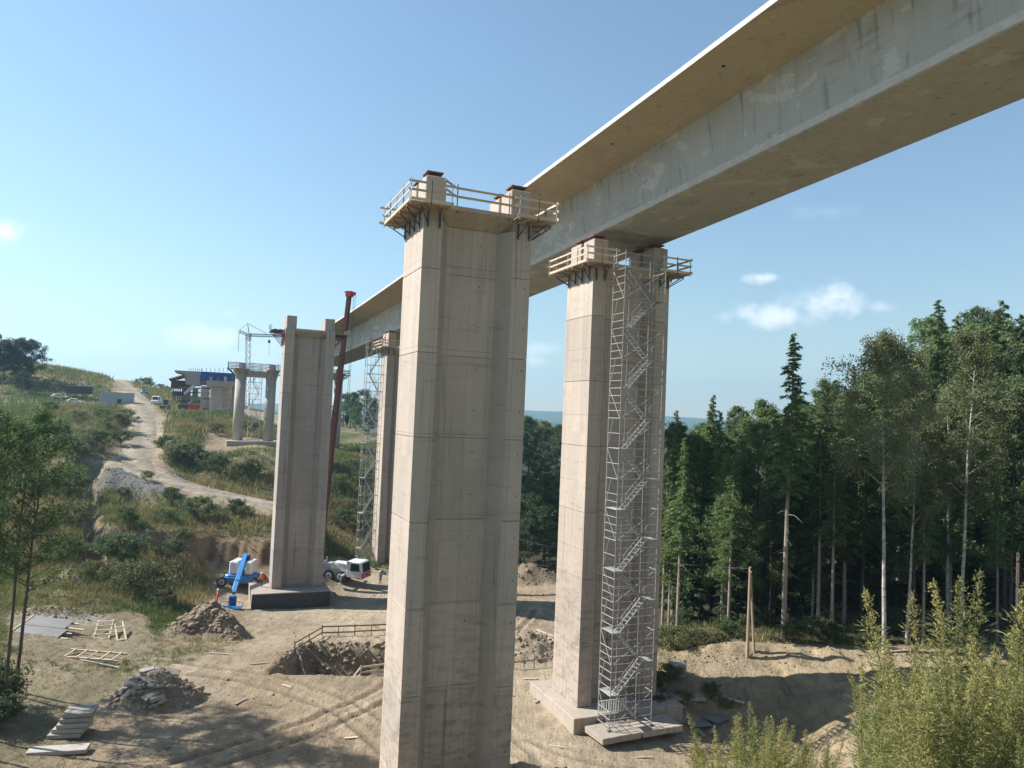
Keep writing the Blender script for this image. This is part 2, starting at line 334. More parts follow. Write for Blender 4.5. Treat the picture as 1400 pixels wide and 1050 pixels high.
# ------------------------------------------------------------------ terrain
TH = 0.3962; DV = Vector((-math.sin(TH), math.cos(TH), 0)); EV = Vector((math.cos(TH), math.sin(TH), 0))
def SL(s, l, z=0.0): return DV*s + EV*l + Vector((0, 0, z))
CP = []
def cp(px, py, Y): p = at(px, py, Y); CP.append((p.x, p.y, p.z))
for x in (-28, -18, -8, 3, 13):
    for y, z in ((46, 0), (56, 0), (66, -.2), (76, -1.2)): CP.append((x, y, z))
CP += [(-30, 88, -2.2), (-22, 88, -2.3), (-12, 88, -1.8), (0, 88, -1.4), (-32, 97, -2.0), (-24, 100, -2.0), (-14, 104, -2.0), (-2, 96, -1.2), (-14, 112, -1.9), (-22, 110, -1.3),
       (0, 0, 20.2), (4.5, 6.3, 18.2), (6, 9, 16.9), (8, 12, 15.2), (3, 9, 16.6), (3.5, 12, 14.9), (9, 5, 18.4), (-10, 4, 19.2), (0, 12, 13.5), (0, 22, 7), (0, 35, .8), (14, 14, 12.5), (15, 25, 6.5), (15, 36, 1.2), (30, 20, 12), (30, 34, 7), (45, 30, 12), (-18, 15, 12), (-18, 30, 3), (-30, 35, 3),
       (-30, 45, .4), (-45, 40, 5), (-40, 55, .8), (-36, 64, .3), (0, -30, 21), (50, -20, 22), (-60, -20, 22), (-70, 40, 8),
       (12, 58, 0), (16.5, 57.6, .05), (20, 55.5, .2), (20.5, 51, .3), (18, 44, .8), (24.5, 52, 2.9), (24, 47, 2.4), (27, 50, 4.3), (27, 42, 4.5), (33, 50, 5.8), (45, 52, 7), (60, 50, 9),
       (12.6, 62.8, 2.6), (18, 62.2, 2.9), (23, 61.2, 3.1), (29, 60, 3.4), (38, 60, 4.2), (50, 62, 5),
       (14, 72, 2.2), (25, 72, 2.8), (40, 75, 3.6), (60, 80, 5), (80, 80, 6), (20, 95, 1.5), (45, 100, 3.5), (80, 110, 6), (30, 130, 2), (60, 150, 4), (100, 160, 6),
       (2, 120, -2), (10, 110, -1), (5, 140, -1), (-8, 125, -.5), (6, 170, 2.6), (5, 190, 4.2), (8, 215, 4), (30, 200, 3), (0, 260, 4)]
for a in [(60, 880, 64), (60, 800, 79), (60, 700, 102), (60, 620, 136), (60, 560, 190), (60, 503, 250), (0, 505, 240), (0, 560, 180), (0, 640, 125), (0, 720, 98), (0, 820, 76), (-150, 500, 230), (-150, 600, 150), (-150, 720, 100), (-150, 850, 70),
          (130, 785, 92), (130, 850, 73), (200, 830, 78), (150, 700, 110), (110, 640, 126), (125, 600, 150), (120, 560, 178), (110, 510, 262), (150, 518, 290),
          (230, 760, 97), (250, 700, 112), (200, 720, 106), (230, 605, 139), (262, 585, 152), (300, 580, 168), (330, 571, 182), (280, 568, 197), (240, 556, 232), (300, 555, 250), (205, 532, 310), (250, 545, 290),
          (300, 781, 100), (335, 779, 100), (366, 777, 100), (300, 738, 104.5), (335, 738, 104.5), (366, 738, 104.5), (330, 694, 116), (330, 640, 133), (260, 640, 133), (300, 617, 141), (340, 616, 141), (370, 617, 141),
          (470, 745, 117), (470, 690, 130), (470, 640, 150), (465, 620, 172), (520, 745, 119), (520, 680, 138), (520, 640, 160), (500, 605, 205), (440, 600, 200), (560, 600, 230), (600, 620, 190), (560, 690, 142)]: cp(*a)
CP = np.array(CP); NC = len(CP)
def tps_phi(r2): return np.where(r2 > 1e-9, .5*r2*np.log(np.maximum(r2, 1e-9)), 0)
_A = np.zeros((NC+3, NC+3)); _d2 = ((CP[:, None, :2]-CP[None, :, :2])**2).sum(-1)
_A[:NC, :NC] = tps_phi(_d2/1e4)+np.eye(NC)*2e-4; _A[:NC, NC] = 1; _A[:NC, NC+1:] = CP[:, :2]/100; _A[NC, :NC] = 1; _A[NC+1:, :NC] = CP[:, :2].T/100
TPSW = np.linalg.solve(_A, np.r_[CP[:, 2], 0, 0, 0])
ROAD = [at(*a) for a in [(163, 519, 330), (165, 523, 300), (185, 545, 208), (196, 560, 182), (194, 600, 147), (186, 634, 129), (212, 651, 122), (258, 667, 118), (320, 681, 115), (368, 692, 112.5), (400, 705, 112)]]
def road_pts(n=160):
    P = [ROAD[0]*2-ROAD[1]]+ROAD+[ROAD[-1]*2-ROAD[-2]]; out = []
    for i in range(1, len(P)-2):
        for k in range(n//len(ROAD)):
            t = k/(n//len(ROAD)); a, b, c, d = P[i-1:i+3]
            out.append(.5*((2*b)+(c-a)*t+(2*a-5*b+4*c-d)*t*t+(3*b-a-3*c+d)*t**3))
    return np.array(out)
RP = road_pts()
def segdist(x, y, P):
    best = np.full(x.shape, 1e9); zz = np.zeros(x.shape); tt = np.zeros(x.shape)
    for i in range(len(P)-1):
        a = P[i]; b = P[i+1]; ab = b-a; q = ab[0]**2+ab[1]**2+1e-9
        t = np.clip(((x-a[0])*ab[0]+(y-a[1])*ab[1])/q, 0, 1); d = np.hypot(x-a[0]-t*ab[0], y-a[1]-t*ab[1])
        k = d < best; best = np.where(k, d, best); zz = np.where(k, a[2]+t*ab[2], zz); tt = np.where(k, i+t, tt)
    return best, zz, tt
MOUNDS = [  # x, y, rx, ry, h, rot, rough
    (-29.6, 76.5, 3.3, 2.6, 3.0, 0, .5), (-31.5, 74.5, 1.6, 1.5, 1.0, 0, .4), (-27.2, 75, 2.2, 1.6, 1.4, 0, .5),
    (-25.3, 55.8, 3.3, 2.4, 2.3, .1, .35),
    (-61, 121, 8, 4, 3.0, -.2, .3), (-50, 116.5, 8, 2.2, 1.6, -.1, .25),
    (2.0, 73.5, 4.5, 5.0, 2.2, -.2, .6), (3.6, 105, 5.5, 2.6, 3.0, -.2, .5),
    (-47.5, 82, 3.0, 2.2, 1.4, .1, .3), (-43, 73, 4, 1.6, .8, 0, .2), (-84.5, 152, 4.5, 17, 3.0, .46, .5), (-76, 133, 4, 9, 2.4, .5, .5)]
RUTS = []
for (pts) in [[(-22, 44), (-14, 52), (-9, 60), (-9, 72), (-16, 82)], [(-20, 43), (-12, 51), (-7, 60), (-7, 72), (-14, 83)], [(2, 46), (-2, 54), (-4, 64), (-2, 76), (2, 90)], [(4, 46), (0, 54), (-2, 64), (0, 77), (4, 90)],
              [(-30, 62), (-20, 60), (-12, 55), (-6, 47)], [(-29, 64), (-19, 62), (-11, 57), (-4, 49)], [(12, 45), (4, 47), (-3, 52), (-7, 60)], [(12, 47.5), (5, 49), (-1, 54), (-5, 62)]]:
    P = np.array([(a, b, 0) for a, b in pts], float); t = np.linspace(0, len(P)-1, 24)
    RUTS.append(np.stack([np.interp(t, np.arange(len(P)), P[:, k]) for k in range(3)], 1))
    for _ in range(2): RUTS[-1][1:-1] = (RUTS[-1][:-2]+2*RUTS[-1][1:-1]+RUTS[-1][2:])/4
GULLY = np.array([tuple(at(*a)) for a in [(130, 636, 127), (124, 670, 116), (121, 700, 108), (125, 740, 99), (131, 788, 90)]])
def terr(x, y, fine=True):
    x = np.asarray(x, float); y = np.asarray(y, float); sh = x.shape; x = x.ravel(); y = y.ravel()
    z = TPSW[NC]+TPSW[NC+1]*x/100+TPSW[NC+2]*y/100
    for i in range(NC): z = z+TPSW[i]*tps_phi(((x-CP[i, 0])**2+(y-CP[i, 1])**2)/1e4)
    r = np.hypot(x+30, y-110); w = sstep(260, 460, r); far = 6+9*fbm(x/300, y/300, 3)
    z = z*(1-w)+far*w
    # pit beside the first pier
    px = (x+12.3); py = (y-68.2)-.10*px
    k = sstep(1.12, .74, np.maximum(np.abs(px)/6.6, np.abs(py)/5.2)+.12*fbm(x/2, y/2, 9))
    z = z-3.0*k+k*(1.1*fbm(x/1.3, y/1.3, 15)+.5*fbm(x/.5, y/.5, 16))
    for (mx, my, rx, ry, h, ro, rg) in MOUNDS:
        dx = x-mx; dy = y-my; c, s = math.cos(ro), math.sin(ro); u = (dx*c+dy*s)/rx; v = (-dx*s+dy*c)/ry; q = np.sqrt(u*u+v*v)*(1+.35*fbm(x/1.6, y/1.6, 21))
        z = z+h*np.clip(1-q, 0, 1)**.9*(1+rg*fbm(x/.9, y/.9, 11)*1.4)
    # earth face cut behind the free-standing pier, and the washed-out gully on the slope
    y0 = 101.3+np.where(x < -40, (x+40)*.42, 0)+1.2*fbm(x/2.2, y*0+3, 45)+.5*fbm(x/.7, y*0+7, 46)
    z = z+2.1*sstep(y0-.35, y0+.5, y)*sstep(y0+13, y0+2, y)*sstep(-58, -52, x)*sstep(-28, -31, x)
    gd, _, gt = segdist(x, y, GULLY); z = z-1.5*np.exp(-(gd/1.1)**2)+.9*np.exp(-((gd-2.4)/1.3)**2)
    # berm at the forest edge
    bd, _, bt = segdist(x, y, np.array([(12, 63.4, 0), (18, 62.9, 0), (24, 61.8, 0), (30, 60.8, 0), (40, 60.5, 0)], float))
    z = z+.75*np.exp(-(bd/1.1)**2)*(1+1.2*fbm(x/1.5, y/1.5, 31))
    d, rz, _ = segdist(x, y, RP)
    k = sstep(6.5, 3.2, d); z = z*(1-k)+rz*k
    if fine:
        amp = .10+.25*sstep(0, 25, np.abs(z)) ; near = (r < 200)
        z = z+np.where(near, amp*fbm(x/3.5, y/3.5, 41)*2.2*(1-.8*k), 0)
        yard = sstep(44, 40, np.abs(x+8))*sstep(104, 96, y)*sstep(38, 42, y)
        z = z+yard*(.09*fbm(x/1.6, y/1.6, 51)*1.6+.09*fbm(x/.4, y/.4, 61))
        if len(x) > 500:
            for R_ in RUTS:
                m = (x > R_[:, 0].min()-2) & (x < R_[:, 0].max()+2) & (y > R_[:, 1].min()-2) & (y < R_[:, 1].max()+2)
                dd, _, _ = segdist(x[m], y[m], R_); z[m] += -.15*np.exp(-(dd/.26)**4)*(1+.5*fbm(x[m]/.6, y[m]/.6, 19))+.09*np.exp(-((dd-.5)/.17)**2)*(1+1.6*fbm(x[m]/1.4, y[m]/1.4, 23))
        bank = np.exp(-((y-59)/4)**2)*sstep(10, 14, x)*sstep(36, 30, x)+np.exp(-((x-24)/5)**2)*sstep(36, 42, y)*sstep(60, 56, y)
        z = z+bank*.35*fbm((x+y*.6)/.7, (y-x*.2)/2.5, 71)*1.6
    return z.reshape(sh)
def tz(x, y): return float(terr(np.array([x]), np.array([y]), False)[0])
def project(x, y, z):
    q = np.stack([x, y, z-CZ], -1); d = q@np.array(FW); return 700+FPX*(q@np.array(RT))/d, 525-FPX*(q@np.array(UP))/d
def inpoly(px, py, poly):
    r = np.zeros(px.shape, bool); n = len(poly); j = n-1
    for i in range(n):
        xi, yi = poly[i]; xj, yj = poly[j]
        c = ((yi > py) != (yj > py)) & (px < (xj-xi)*(py-yi)/(yj-yi+1e-9)+xi); r ^= c; j = i
    return r
YARD = [(110, 1400), (130, 960), (210, 915), (330, 880), (300, 850), (270, 830), (300, 790), (290, 772), (370, 766), (530, 760), (700, 740), (770, 775), (880, 880), (1250, 880), (1260, 1400)]
MIXED = [(-300, 1400), (-300, 930), (0, 905), (80, 870), (180, 868), (330, 850), (340, 895), (210, 930), (135, 965), (120, 1400)]
ROADP = [(140, 520), (190, 516), (250, 548), (235, 600), (215, 630), (370, 685), (370, 700), (180, 650), (150, 640), (185, 590), (180, 560)]
def cover(x, y, z):           # 0 bare .. 1 overgrown, from where the soil was stripped
    px, py = project(x, y, z); w = 14; nx = fbm(x/2.5, y/2.5, 81)*60; ny = fbm(x/2.5, y/2.5, 91)*40
    v = np.ones(x.shape)
    v[inpoly(px+nx*.7, py+ny*.7, MIXED)] = .45
    v[inpoly(px+nx*.5, py+ny*.5, YARD) & (y > 36) & (y < 112)] = 0
    d, _, _ = segdist(x, y, RP); v = np.minimum(v, sstep(3.6, 5.5, d+fbm(x/2, y/2, 95)*1.5))
    for (mx, my, rx, ry, h, ro, rg) in MOUNDS[:8]: v = np.where(np.hypot((x-mx)/rx, (y-my)/ry) < .95+fbm(x, y, 7)*.5, np.minimum(v, .08), v)
    # graded terraces round the far piers
    c = SL(156, 10); v = np.where((np.abs((x-c.x)*EV.x+(y-c.y)*EV.y) < 9) & (np.abs((x-c.x)*DV.x+(y-c.y)*DV.y) < 5.5), .05, v)
    v = np.where((y > 185) & (x > -95) & (x < -45) & (y < 330) & (px > 205) & (px < 400), .15, v)
    v = np.where(inpoly(px+nx*.3, py+ny*.3, [(288, 752), (372, 750), (372, 784), (288, 784)]) & (y > 93) & (y < 102.5), .03, v)
    v = np.where(inpoly(px, py, [(8, 838), (205, 838), (205, 902), (80, 908), (8, 880)]) & (y < 80), np.minimum(v, .32), v)
    gd, _, _ = segdist(x, y, GULLY); v = np.where(gd < 1.6, np.minimum(v, .1), v)
    y0 = 101.3+np.where(x < -40, (x+40)*.42, 0); v = np.where((y > y0-1) & (y < y0+1.2) & (x > -54) & (x < -30), np.minimum(v, .06), v)
    v = np.where((x > 10.5) & (x < 36) & (y > 40) & (y < 64.5), .12, v)
    v = np.where((y < 42) & (x > 12), .9, v)
    return v
def build_ground():
    def axis(stops):
        out = []
        for a, b, st in stops: out += list(np.arange(a, b, st))
        return np.array(out+[stops[-1][1]])
    xs = axis([(-6000, -1000, 900), (-1000, -300, 80), (-300, -120, 8), (-120, -70, 1.6), (-70, -38, .6), (-38, 26, .25), (26, 38, .4), (38, 60, 1.0), (60, 120, 4), (120, 300, 12), (300, 1000, 80), (1000, 6000, 900)])
    ys = axis([(-500, -40, 60), (-40, 40, 3), (40, 72, .25), (72, 92, .4), (92, 125, .6), (125, 180, 1.1), (180, 330, 3), (330, 600, 20), (600, 1200, 100), (1200, 7000, 700)])
    X, Y = np.meshgrid(xs, ys); Z = terr(X, Y)
    x, y, z = X.ravel(), Y.ravel(), Z.ravel(); c = cover(x, y, z)
    px, py = project(x, y, z)
    dirt = np.array([.265, .198, .126]); pale = np.array([.345, .275, .188]); soil = np.array([.15, .12, .07]); dry = np.array([.26, .205, .115]); green = np.array([.085, .10, .04])
    t = np.clip(fbm(x/9, y/9, 101)*2.2+.5, 0, 1)[:, None]; g = np.clip(fbm(x/6, y/6, 111)*3+.45, 0, 1)[:, None]
    bare = dirt*(1-t)+pale*t; veg = (green*(1-g)+dry*g)*.85+soil*.15
    col = bare*(1-c[:, None])+veg*c[:, None]
    for (mx, my, rx, ry, h, ro, rg), q in zip(MOUNDS, [(.27, .205, .14)]*3+[(.30, .25, .19)]+[(.175, .165, .15)]*2+[(.36, .29, .20), (.25, .19, .13)]+[(.42, .37, .29)]*2+[(.17, .14, .085)]*2):
        k = np.clip(1.25-np.hypot((x-mx)/rx, (y-my)/ry), 0, .35)[:, None]/.35; col = col*(1-k)+np.array(q)*(.85+.5*fbm(x, y, 5)[:, None])*k
    k = sstep(1.15, .9, np.maximum(np.abs(x+12.3)/6.6, np.abs(y-68.2)/5.2))[:, None]*sstep(-.9, -1.6, z)[:, None]; col = col*(1-k)+np.array([.20, .15, .10])*k
    y0 = 101.3+np.where(x < -40, (x+40)*.42, 0)+1.2*fbm(x/2.2, y*0+3, 45)+.5*fbm(x/.7, y*0+7, 46)
    k = (sstep(y0-1.2, y0-.3, y)*sstep(y0+1.3, y0+.6, y)*sstep(-58, -52, x)*sstep(-28, -31, x))[:, None]; col = col*(1-k)+np.array([.27, .185, .105])*(.85+1.1*fbm(x/.45, y*0, 47)[:, None])*k
    gd, _, _ = segdist(x, y, GULLY); k = (.8*np.exp(-(gd/1.4)**2))[:, None]; col = col*(1-k)+np.array([.20, .15, .09])*k
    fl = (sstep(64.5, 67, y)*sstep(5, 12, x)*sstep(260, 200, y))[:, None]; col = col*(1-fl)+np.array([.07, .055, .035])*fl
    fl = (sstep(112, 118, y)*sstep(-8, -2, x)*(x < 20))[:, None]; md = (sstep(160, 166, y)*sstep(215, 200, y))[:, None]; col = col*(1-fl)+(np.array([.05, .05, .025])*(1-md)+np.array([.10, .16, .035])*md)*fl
    gray = (np.exp(-((x-18)/3.2)**2-((y-60)/1.8)**2)+.8*np.exp(-((x-27)/2.5)**2-((y-47)/2.5)**2))[:, None].clip(0, 1)*.45; col = col*(1-gray)+np.array([.31, .29, .26])*gray
    bk = (sstep(10.5, 13, x)*sstep(44, 48, y)*sstep(65, 63.5, y)*sstep(45, 38, x))[:, None]*.6; col = col*(1-bk)+np.array([.37, .28, .165])*(.9+.5*fbm(x/1.5, y/1.5, 33)[:, None])*bk
    for R_ in RUTS:      # wheel tracks: colour darker along the tread bottoms, paler along the shoulders
        m = (x > R_[:, 0].min()-2) & (x < R_[:, 0].max()+2) & (y > R_[:, 1].min()-2) & (y < R_[:, 1].max()+2); dd, _, _ = segdist(x[m], y[m], R_)
        col[m] *= (1-.28*np.exp(-(dd/.3)**4)+.12*np.exp(-((dd-.55)/.2)**2))[:, None]
    far = sstep(330, 520, np.hypot(x, y))[:, None]; col = col*(1-far)+np.array([.06, .085, .045])*far
    nx, ny = len(xs), len(ys); i = np.arange(nx*ny).reshape(ny, nx)
    F = np.stack([i[:-1, :-1], i[:-1, 1:], i[1:, 1:], i[1:, :-1]], -1).reshape(-1, 4)
    tag(npmesh('ground', np.stack([x, y, z], 1), F, GROUND, None, col.clip(.01, 1), True), kind='structure')
build_ground()
def build_road():
    m = []; n = 7; hw = 3.3; V = []; C = []
    for i, p in enumerate(RP):
        a = RP[max(i-1, 0)]; b = RP[min(i+1, len(RP)-1)]; t = Vector(b-a); t.z = 0; t.normalize(); s = Vector((t.y, -t.x, 0))
        for k in range(n):
            u = (k/(n-1)*2-1); q = Vector(p)+s*u*hw
            zz = p[2]+.09-.30*(abs(u) > .9)+.05*math.sin(i*.7+k*2.1)*.6-.05*(abs(abs(u)-.45) < .2)
            V.append((q.x, q.y, zz)); f = .9+.18*math.sin(i*.31+k*1.7)+.1*random.random(); C.append((.315*f, .26*f, .19*f))
    F = [(i*n+k, i*n+k+1, (i+1)*n+k+1, (i+1)*n+k) for i in range(len(RP)-1) for k in range(n-1)]
    tag(npmesh('dirt_road', V, F, GROUND, None, C, True), kind='structure')
build_road()
def build_hills():
    V = []; F = []; n = 90
    for i in range(n):
        a = rad(-75+150*i/(n-1)); 
        for k, (r, h) in enumerate(((3000, -20), (3600, .55), (4300, 1.0), (5200, .7))):
            z = h if k == 0 else h*(34+40*float(fbm(np.array([a*2.2+k]), np.array([k*3.1]), 17)[0]*2+.2))
            V.append((r*math.sin(a), r*math.cos(a), z))
    F = [(i*4+k, (i+1)*4+k, (i+1)*4+k+1, i*4+k+1) for i in range(n-1) for k in range(3)]
    tag(npmesh('hills', V, F, nmat('forested_hills', (.035, .06, .035), (.06, .085, .05), .004, .95), None, None, True), kind='structure')
build_hills()
# ------------------------------------------------------------------ bridge deck
def deck_z(s): t = s/100; return 38.32-4.28*t+.695*t*t
def deck_l(s): return -.636*(s/100)**2
def sweep(profile, s0, s1, step, name, mat, parent, closed=True):
    n = len(profile); ss = [s0+(s1-s0)*i/max(1, round((s1-s0)/step)) for i in range(max(1, round((s1-s0)/step))+1)]
    m = MB(); vs = []
    for s in ss:
        for l, h in profile: vs.append(SL(s, l+deck_l(s), deck_z(s)+h))
    fs = []
    for i in range(len(ss)-1):
        for k in range(n if closed else n-1): fs.append((i*n+k, i*n+(k+1) % n, (i+1)*n+(k+1) % n, (i+1)*n+k))
    if closed: fs += [tuple(range(n-1, -1, -1)), tuple(range((len(ss)-1)*n, len(ss)*n))]
    m.add(vs, fs); return m.build(name, mat, parent)
def build_deck():
    t = empty('bridge_deck', SL(48, 30, deck_z(48)), TH, 'long concrete box girder bridge deck with overhanging slab running overhead to the upper right', 'bridge deck')
    inv = Matrix.Translation(-t.location); 
    def put(o):
        o.matrix_parent_inverse = (Matrix.Translation(t.location) @ Matrix.Rotation(TH, 4, 'Z')).inverted(); return o
    l1, l2 = 27.6, 33.8
    cuts = [-26, 48.5+14, 112+15, 190]
    for a, b in zip(cuts[:-1], cuts[1:]):
        a2 = a+.02; b2 = b-.02
        put(sweep([(l1+.06, 0), (l2-.06, 0), (l2, .06), (l2+.5, 3.80), (l1-.5, 3.80), (l1, .06)], a2, b2, 4, 'box_girder', CWEB, t))
        put(sweep([(l1-4.38, 4.18), (l1-.502, 3.803), (l2+.502, 3.803), (l2+4.38, 4.18), (l2+4.38, 4.30), (l1-4.38, 4.30)], a2, b2, 4, 'deck_slab', CSLAB, t))
        put(sweep([(l1-4.40, 4.16), (l1-4.33, 4.16), (l1-4.33, 4.46), (l1-4.40, 4.46)], a2, b2, 4, 'edge_beam', CWHITE, t))
        put(sweep([(l2+4.33, 4.16), (l2+4.40, 4.16), (l2+4.40, 4.46), (l2+4.33, 4.46)], a2, b2, 4, 'edge_beam', CWHITE, t))
        put(sweep([(l1-.012, .05), (l1+.05, .05), (l1+.02, .42), (l1-.068, .42)], a2, b2, 4, 'web_foot_band', CWHITE, t))
    for s in (20, 31.5, 43, 54.5, 66, 77.5, 89):
        p = SL(s, l1-3.0, deck_z(s)+4.03); m = MB().tube((0, 0, -.02), (0, 0, .16), .10, n=12); o = m.build('drain_outlet', BLACK, t); o.location = p; put(o)
build_deck()
# ------------------------------------------------------------------ piers
def h_profile(Wd, T, fl, sp, rc):
    a = Wd/2; pts = [(-a, 0), (-a+fl, 0), (-a+fl+sp, rc), (a-fl-sp, rc), (a-fl, 0), (a, 0)]
    return pts+[(x, T-y) for x, y in reversed(pts)]
def make_pier(s, l, ground, z_lifts, ztop, zplinth, label, Wd=6.8, T=4.2, CON=CON, bearings=True):
    t = empty('bridge_pier', SL(s, l+Wd/2, ground), TH, label, 'bridge pier')
    g = ground; prof = h_profile(Wd, T, 1.12, .68, 1.15)
    zs = [0]+[z-g for z in z_lifts]+[ztop-1.0-g]
    for a, b in zip(zs[:-1], zs[1:]):
        m = MB().prism(prof, a+.012, b-.012); m.build('shaft_lift', CON, t, bevel=.02)
    inner = MB().prism([(x*.97, T/2+(y-T/2)*.95) for x, y in prof], zs[0]+.02, zs[-1]-.02).build('shaft_core', CONF, t)
    # cap: flange ends rise through, haunched slab spans between them
    zc = zs[-1]
    m = MB(); a = Wd/2
    for sg in (-1, 1):
        x0, x1 = sorted((sg*a, sg*(a-1.12)))
        m.box(((x0+x1)/2, T/2, zc+.5), (x1-x0, T, 1.0))
    m.prof([(0, 0), (0, 0)], 0, 0) if False else None
    vs = []
    for x in (-a+1.122, a-1.122):
        vs += [(x, 1.15, zc), (x, .10, zc+.72), (x, .02, zc+.76), (x, .02, zc+1.0), (x, T-.02, zc+1.0), (x, T-.02, zc+.76), (x, T-.10, zc+.72), (x, T-1.15, zc)]
    m.add(vs, [(i, (i+1) % 8, 8+(i+1) % 8, 8+i) for i in range(8)]+[tuple(range(7, -1, -1)), tuple(range(8, 16))])
    m.build('cap', CON, t, bevel=.02)
    zt = zc+1.0; hp = zplinth-ztop
    for sg in (-1, 1):
        for yc in (1.05, T-1.05):
            xc = sg*(a-.72); w = .62
            p = MB().prism([(xc-w, yc-.85), (xc+w, yc-.85), (xc+w, yc+.85), (xc-w, yc+.85)], zt+.003, zt+hp).build('bearing_plinth', CON, t, bevel=.05)
            if not bearings: continue
            q = MB(); q.box((xc, yc, zt+hp+.06), (.9, 1.0, .12)); q.box((xc, yc, zt+hp+.2), (.6, .6, .16)); q.box((xc, yc, zt+hp+.33), (1.0, 1.05, .09))
            q.build('bearing', RUST, p)
    return t
LIFT_A = [1.2+4.85*i for i in range(0, 7)]
pA = make_pier(40.8, 11.16, -.6, [z for z in LIFT_A if -.2 < z < 32], 34.15, 35.75, 'nearest tall concrete pier with recessed front face in the middle of the picture')
pA1 = make_pier(48.47, 26.5, .95, [5.3+4.9*i for i in range(6)], 33.9, 35.65, 'tall concrete pier under the bridge deck with a stair scaffold on its face')
pB = make_pier(96.9, 9.3, -.7, [4.2+4.9*i for i in range(6)], 32.0, 33.6, 'tall concrete pier standing free on a black sided footing left of the nearest pier', 6.2, 3.9, CONB, False)
pB1 = make_pier(112, 25.9, -2.5, [3+4.9*i for i in range(6)], 31.8, 34.1, 'concrete pier carrying the deck just left of and behind the nearest pier')
def footing(s, l, w, d, ztop, zbot, label, mat, side=None):
    t = empty('pier_footing', SL(s, l, zbot), TH, label, 'footing')
    MB().box((w/2, d/2, (ztop-zbot)/2), (w, d, ztop-zbot)).build('slab', mat, t, bevel=.04)
    if side:
        h = ztop-zbot-.12
        MB().box((w/2, -.012, h/2), (w+.02, .02, h)).build('waterproof_coating', side, t)
        MB().box((w+.012, d/2, h/2), (.02, d-.02, h)).build('waterproof_coating', side, t)
    return t
fA1 = footing(46.75, 25.35, 9.2, 7.6, .95, -.6, 'grey concrete footing slab under the scaffolded pier', CONF)
fB = footing(94.8, 6.9, 9.3, 6.6, -.7, -3.6, 'concrete footing with black bitumen coated sides under the free standing pier', CONF, BITU)
footing(110.2, 24.3, 10, 8, -2.5, -3.6, 'low concrete footing under the pier behind the mobile crane', CONF)
# round twin columns
def twin_pier(s, l, zb, zt, label, foot=True):
    t = empty('twin_column_pier', SL(s, l, zb), TH, label, 'bridge pier')
    H = zt-zb; c = None
    for sg in (-1, 1):
        m = MB(); n = 20; ring = [(sg*2.9+1.0*math.cos(6.2832*i/n), 1.0*math.sin(6.2832*i/n)) for i in range(n)]
        m.prism(ring, 0, H-2.2); 
        o = m.build('column', CONR, t)
        for i, p in enumerate(o.data.polygons): p.use_smooth = len(p.vertices) == 4
        m = MB(); vs = []
        for k, (z, gx) in enumerate(((H-2.2, 0), (H-1.2, .22), (H-.5, .5), (H, .62))):
            vs += [(sg*2.9+(1.0+gx)*math.cos(6.2832*i/n), (1.0+gx)*math.sin(6.2832*i/n), z) for i in range(n)]
        m.add(vs, [(k*n+i, k*n+(i+1) % n, (k+1)*n+(i+1) % n, (k+1)*n+i) for k in range(3) for i in range(n)]+[tuple(range(3*n, 4*n))]); m.build('column_head', CONR, t, smooth=True)
        p = MB().prism([(sg*2.9+.8*math.cos(6.2832*i/n), .8*math.sin(6.2832*i/n)) for i in range(n)], H+.002, H+.9).build('bearing_plinth', CONR, t)
        MB().box((sg*2.9, 0, H+1.0), (1.1, 1.1, .16)).build('bearing', RUST, p)
    MB().box((0, 0, H-1.0), (3.9, 1.1, 1.3)).build('cross_beam', CONR, t, bevel=.04)
    return t
pC = twin_pier(157, 9.9, 14.95, 29.3, 'pair of round concrete columns on a pale slab left of the free standing pier')
footing(153.6, 4.9, 10.6, 6.8, 14.95, 13.3, 'pale concrete slab under the pair of round columns', CONR)
pC1 = twin_pier(181, 27.4, 10.8, 30.6, 'pair of round columns half hidden behind the free standing pier')
footing(178, 22.6, 9.6, 6, 10.8, 9.3, 'concrete slab under the half hidden round columns', CWHITE)
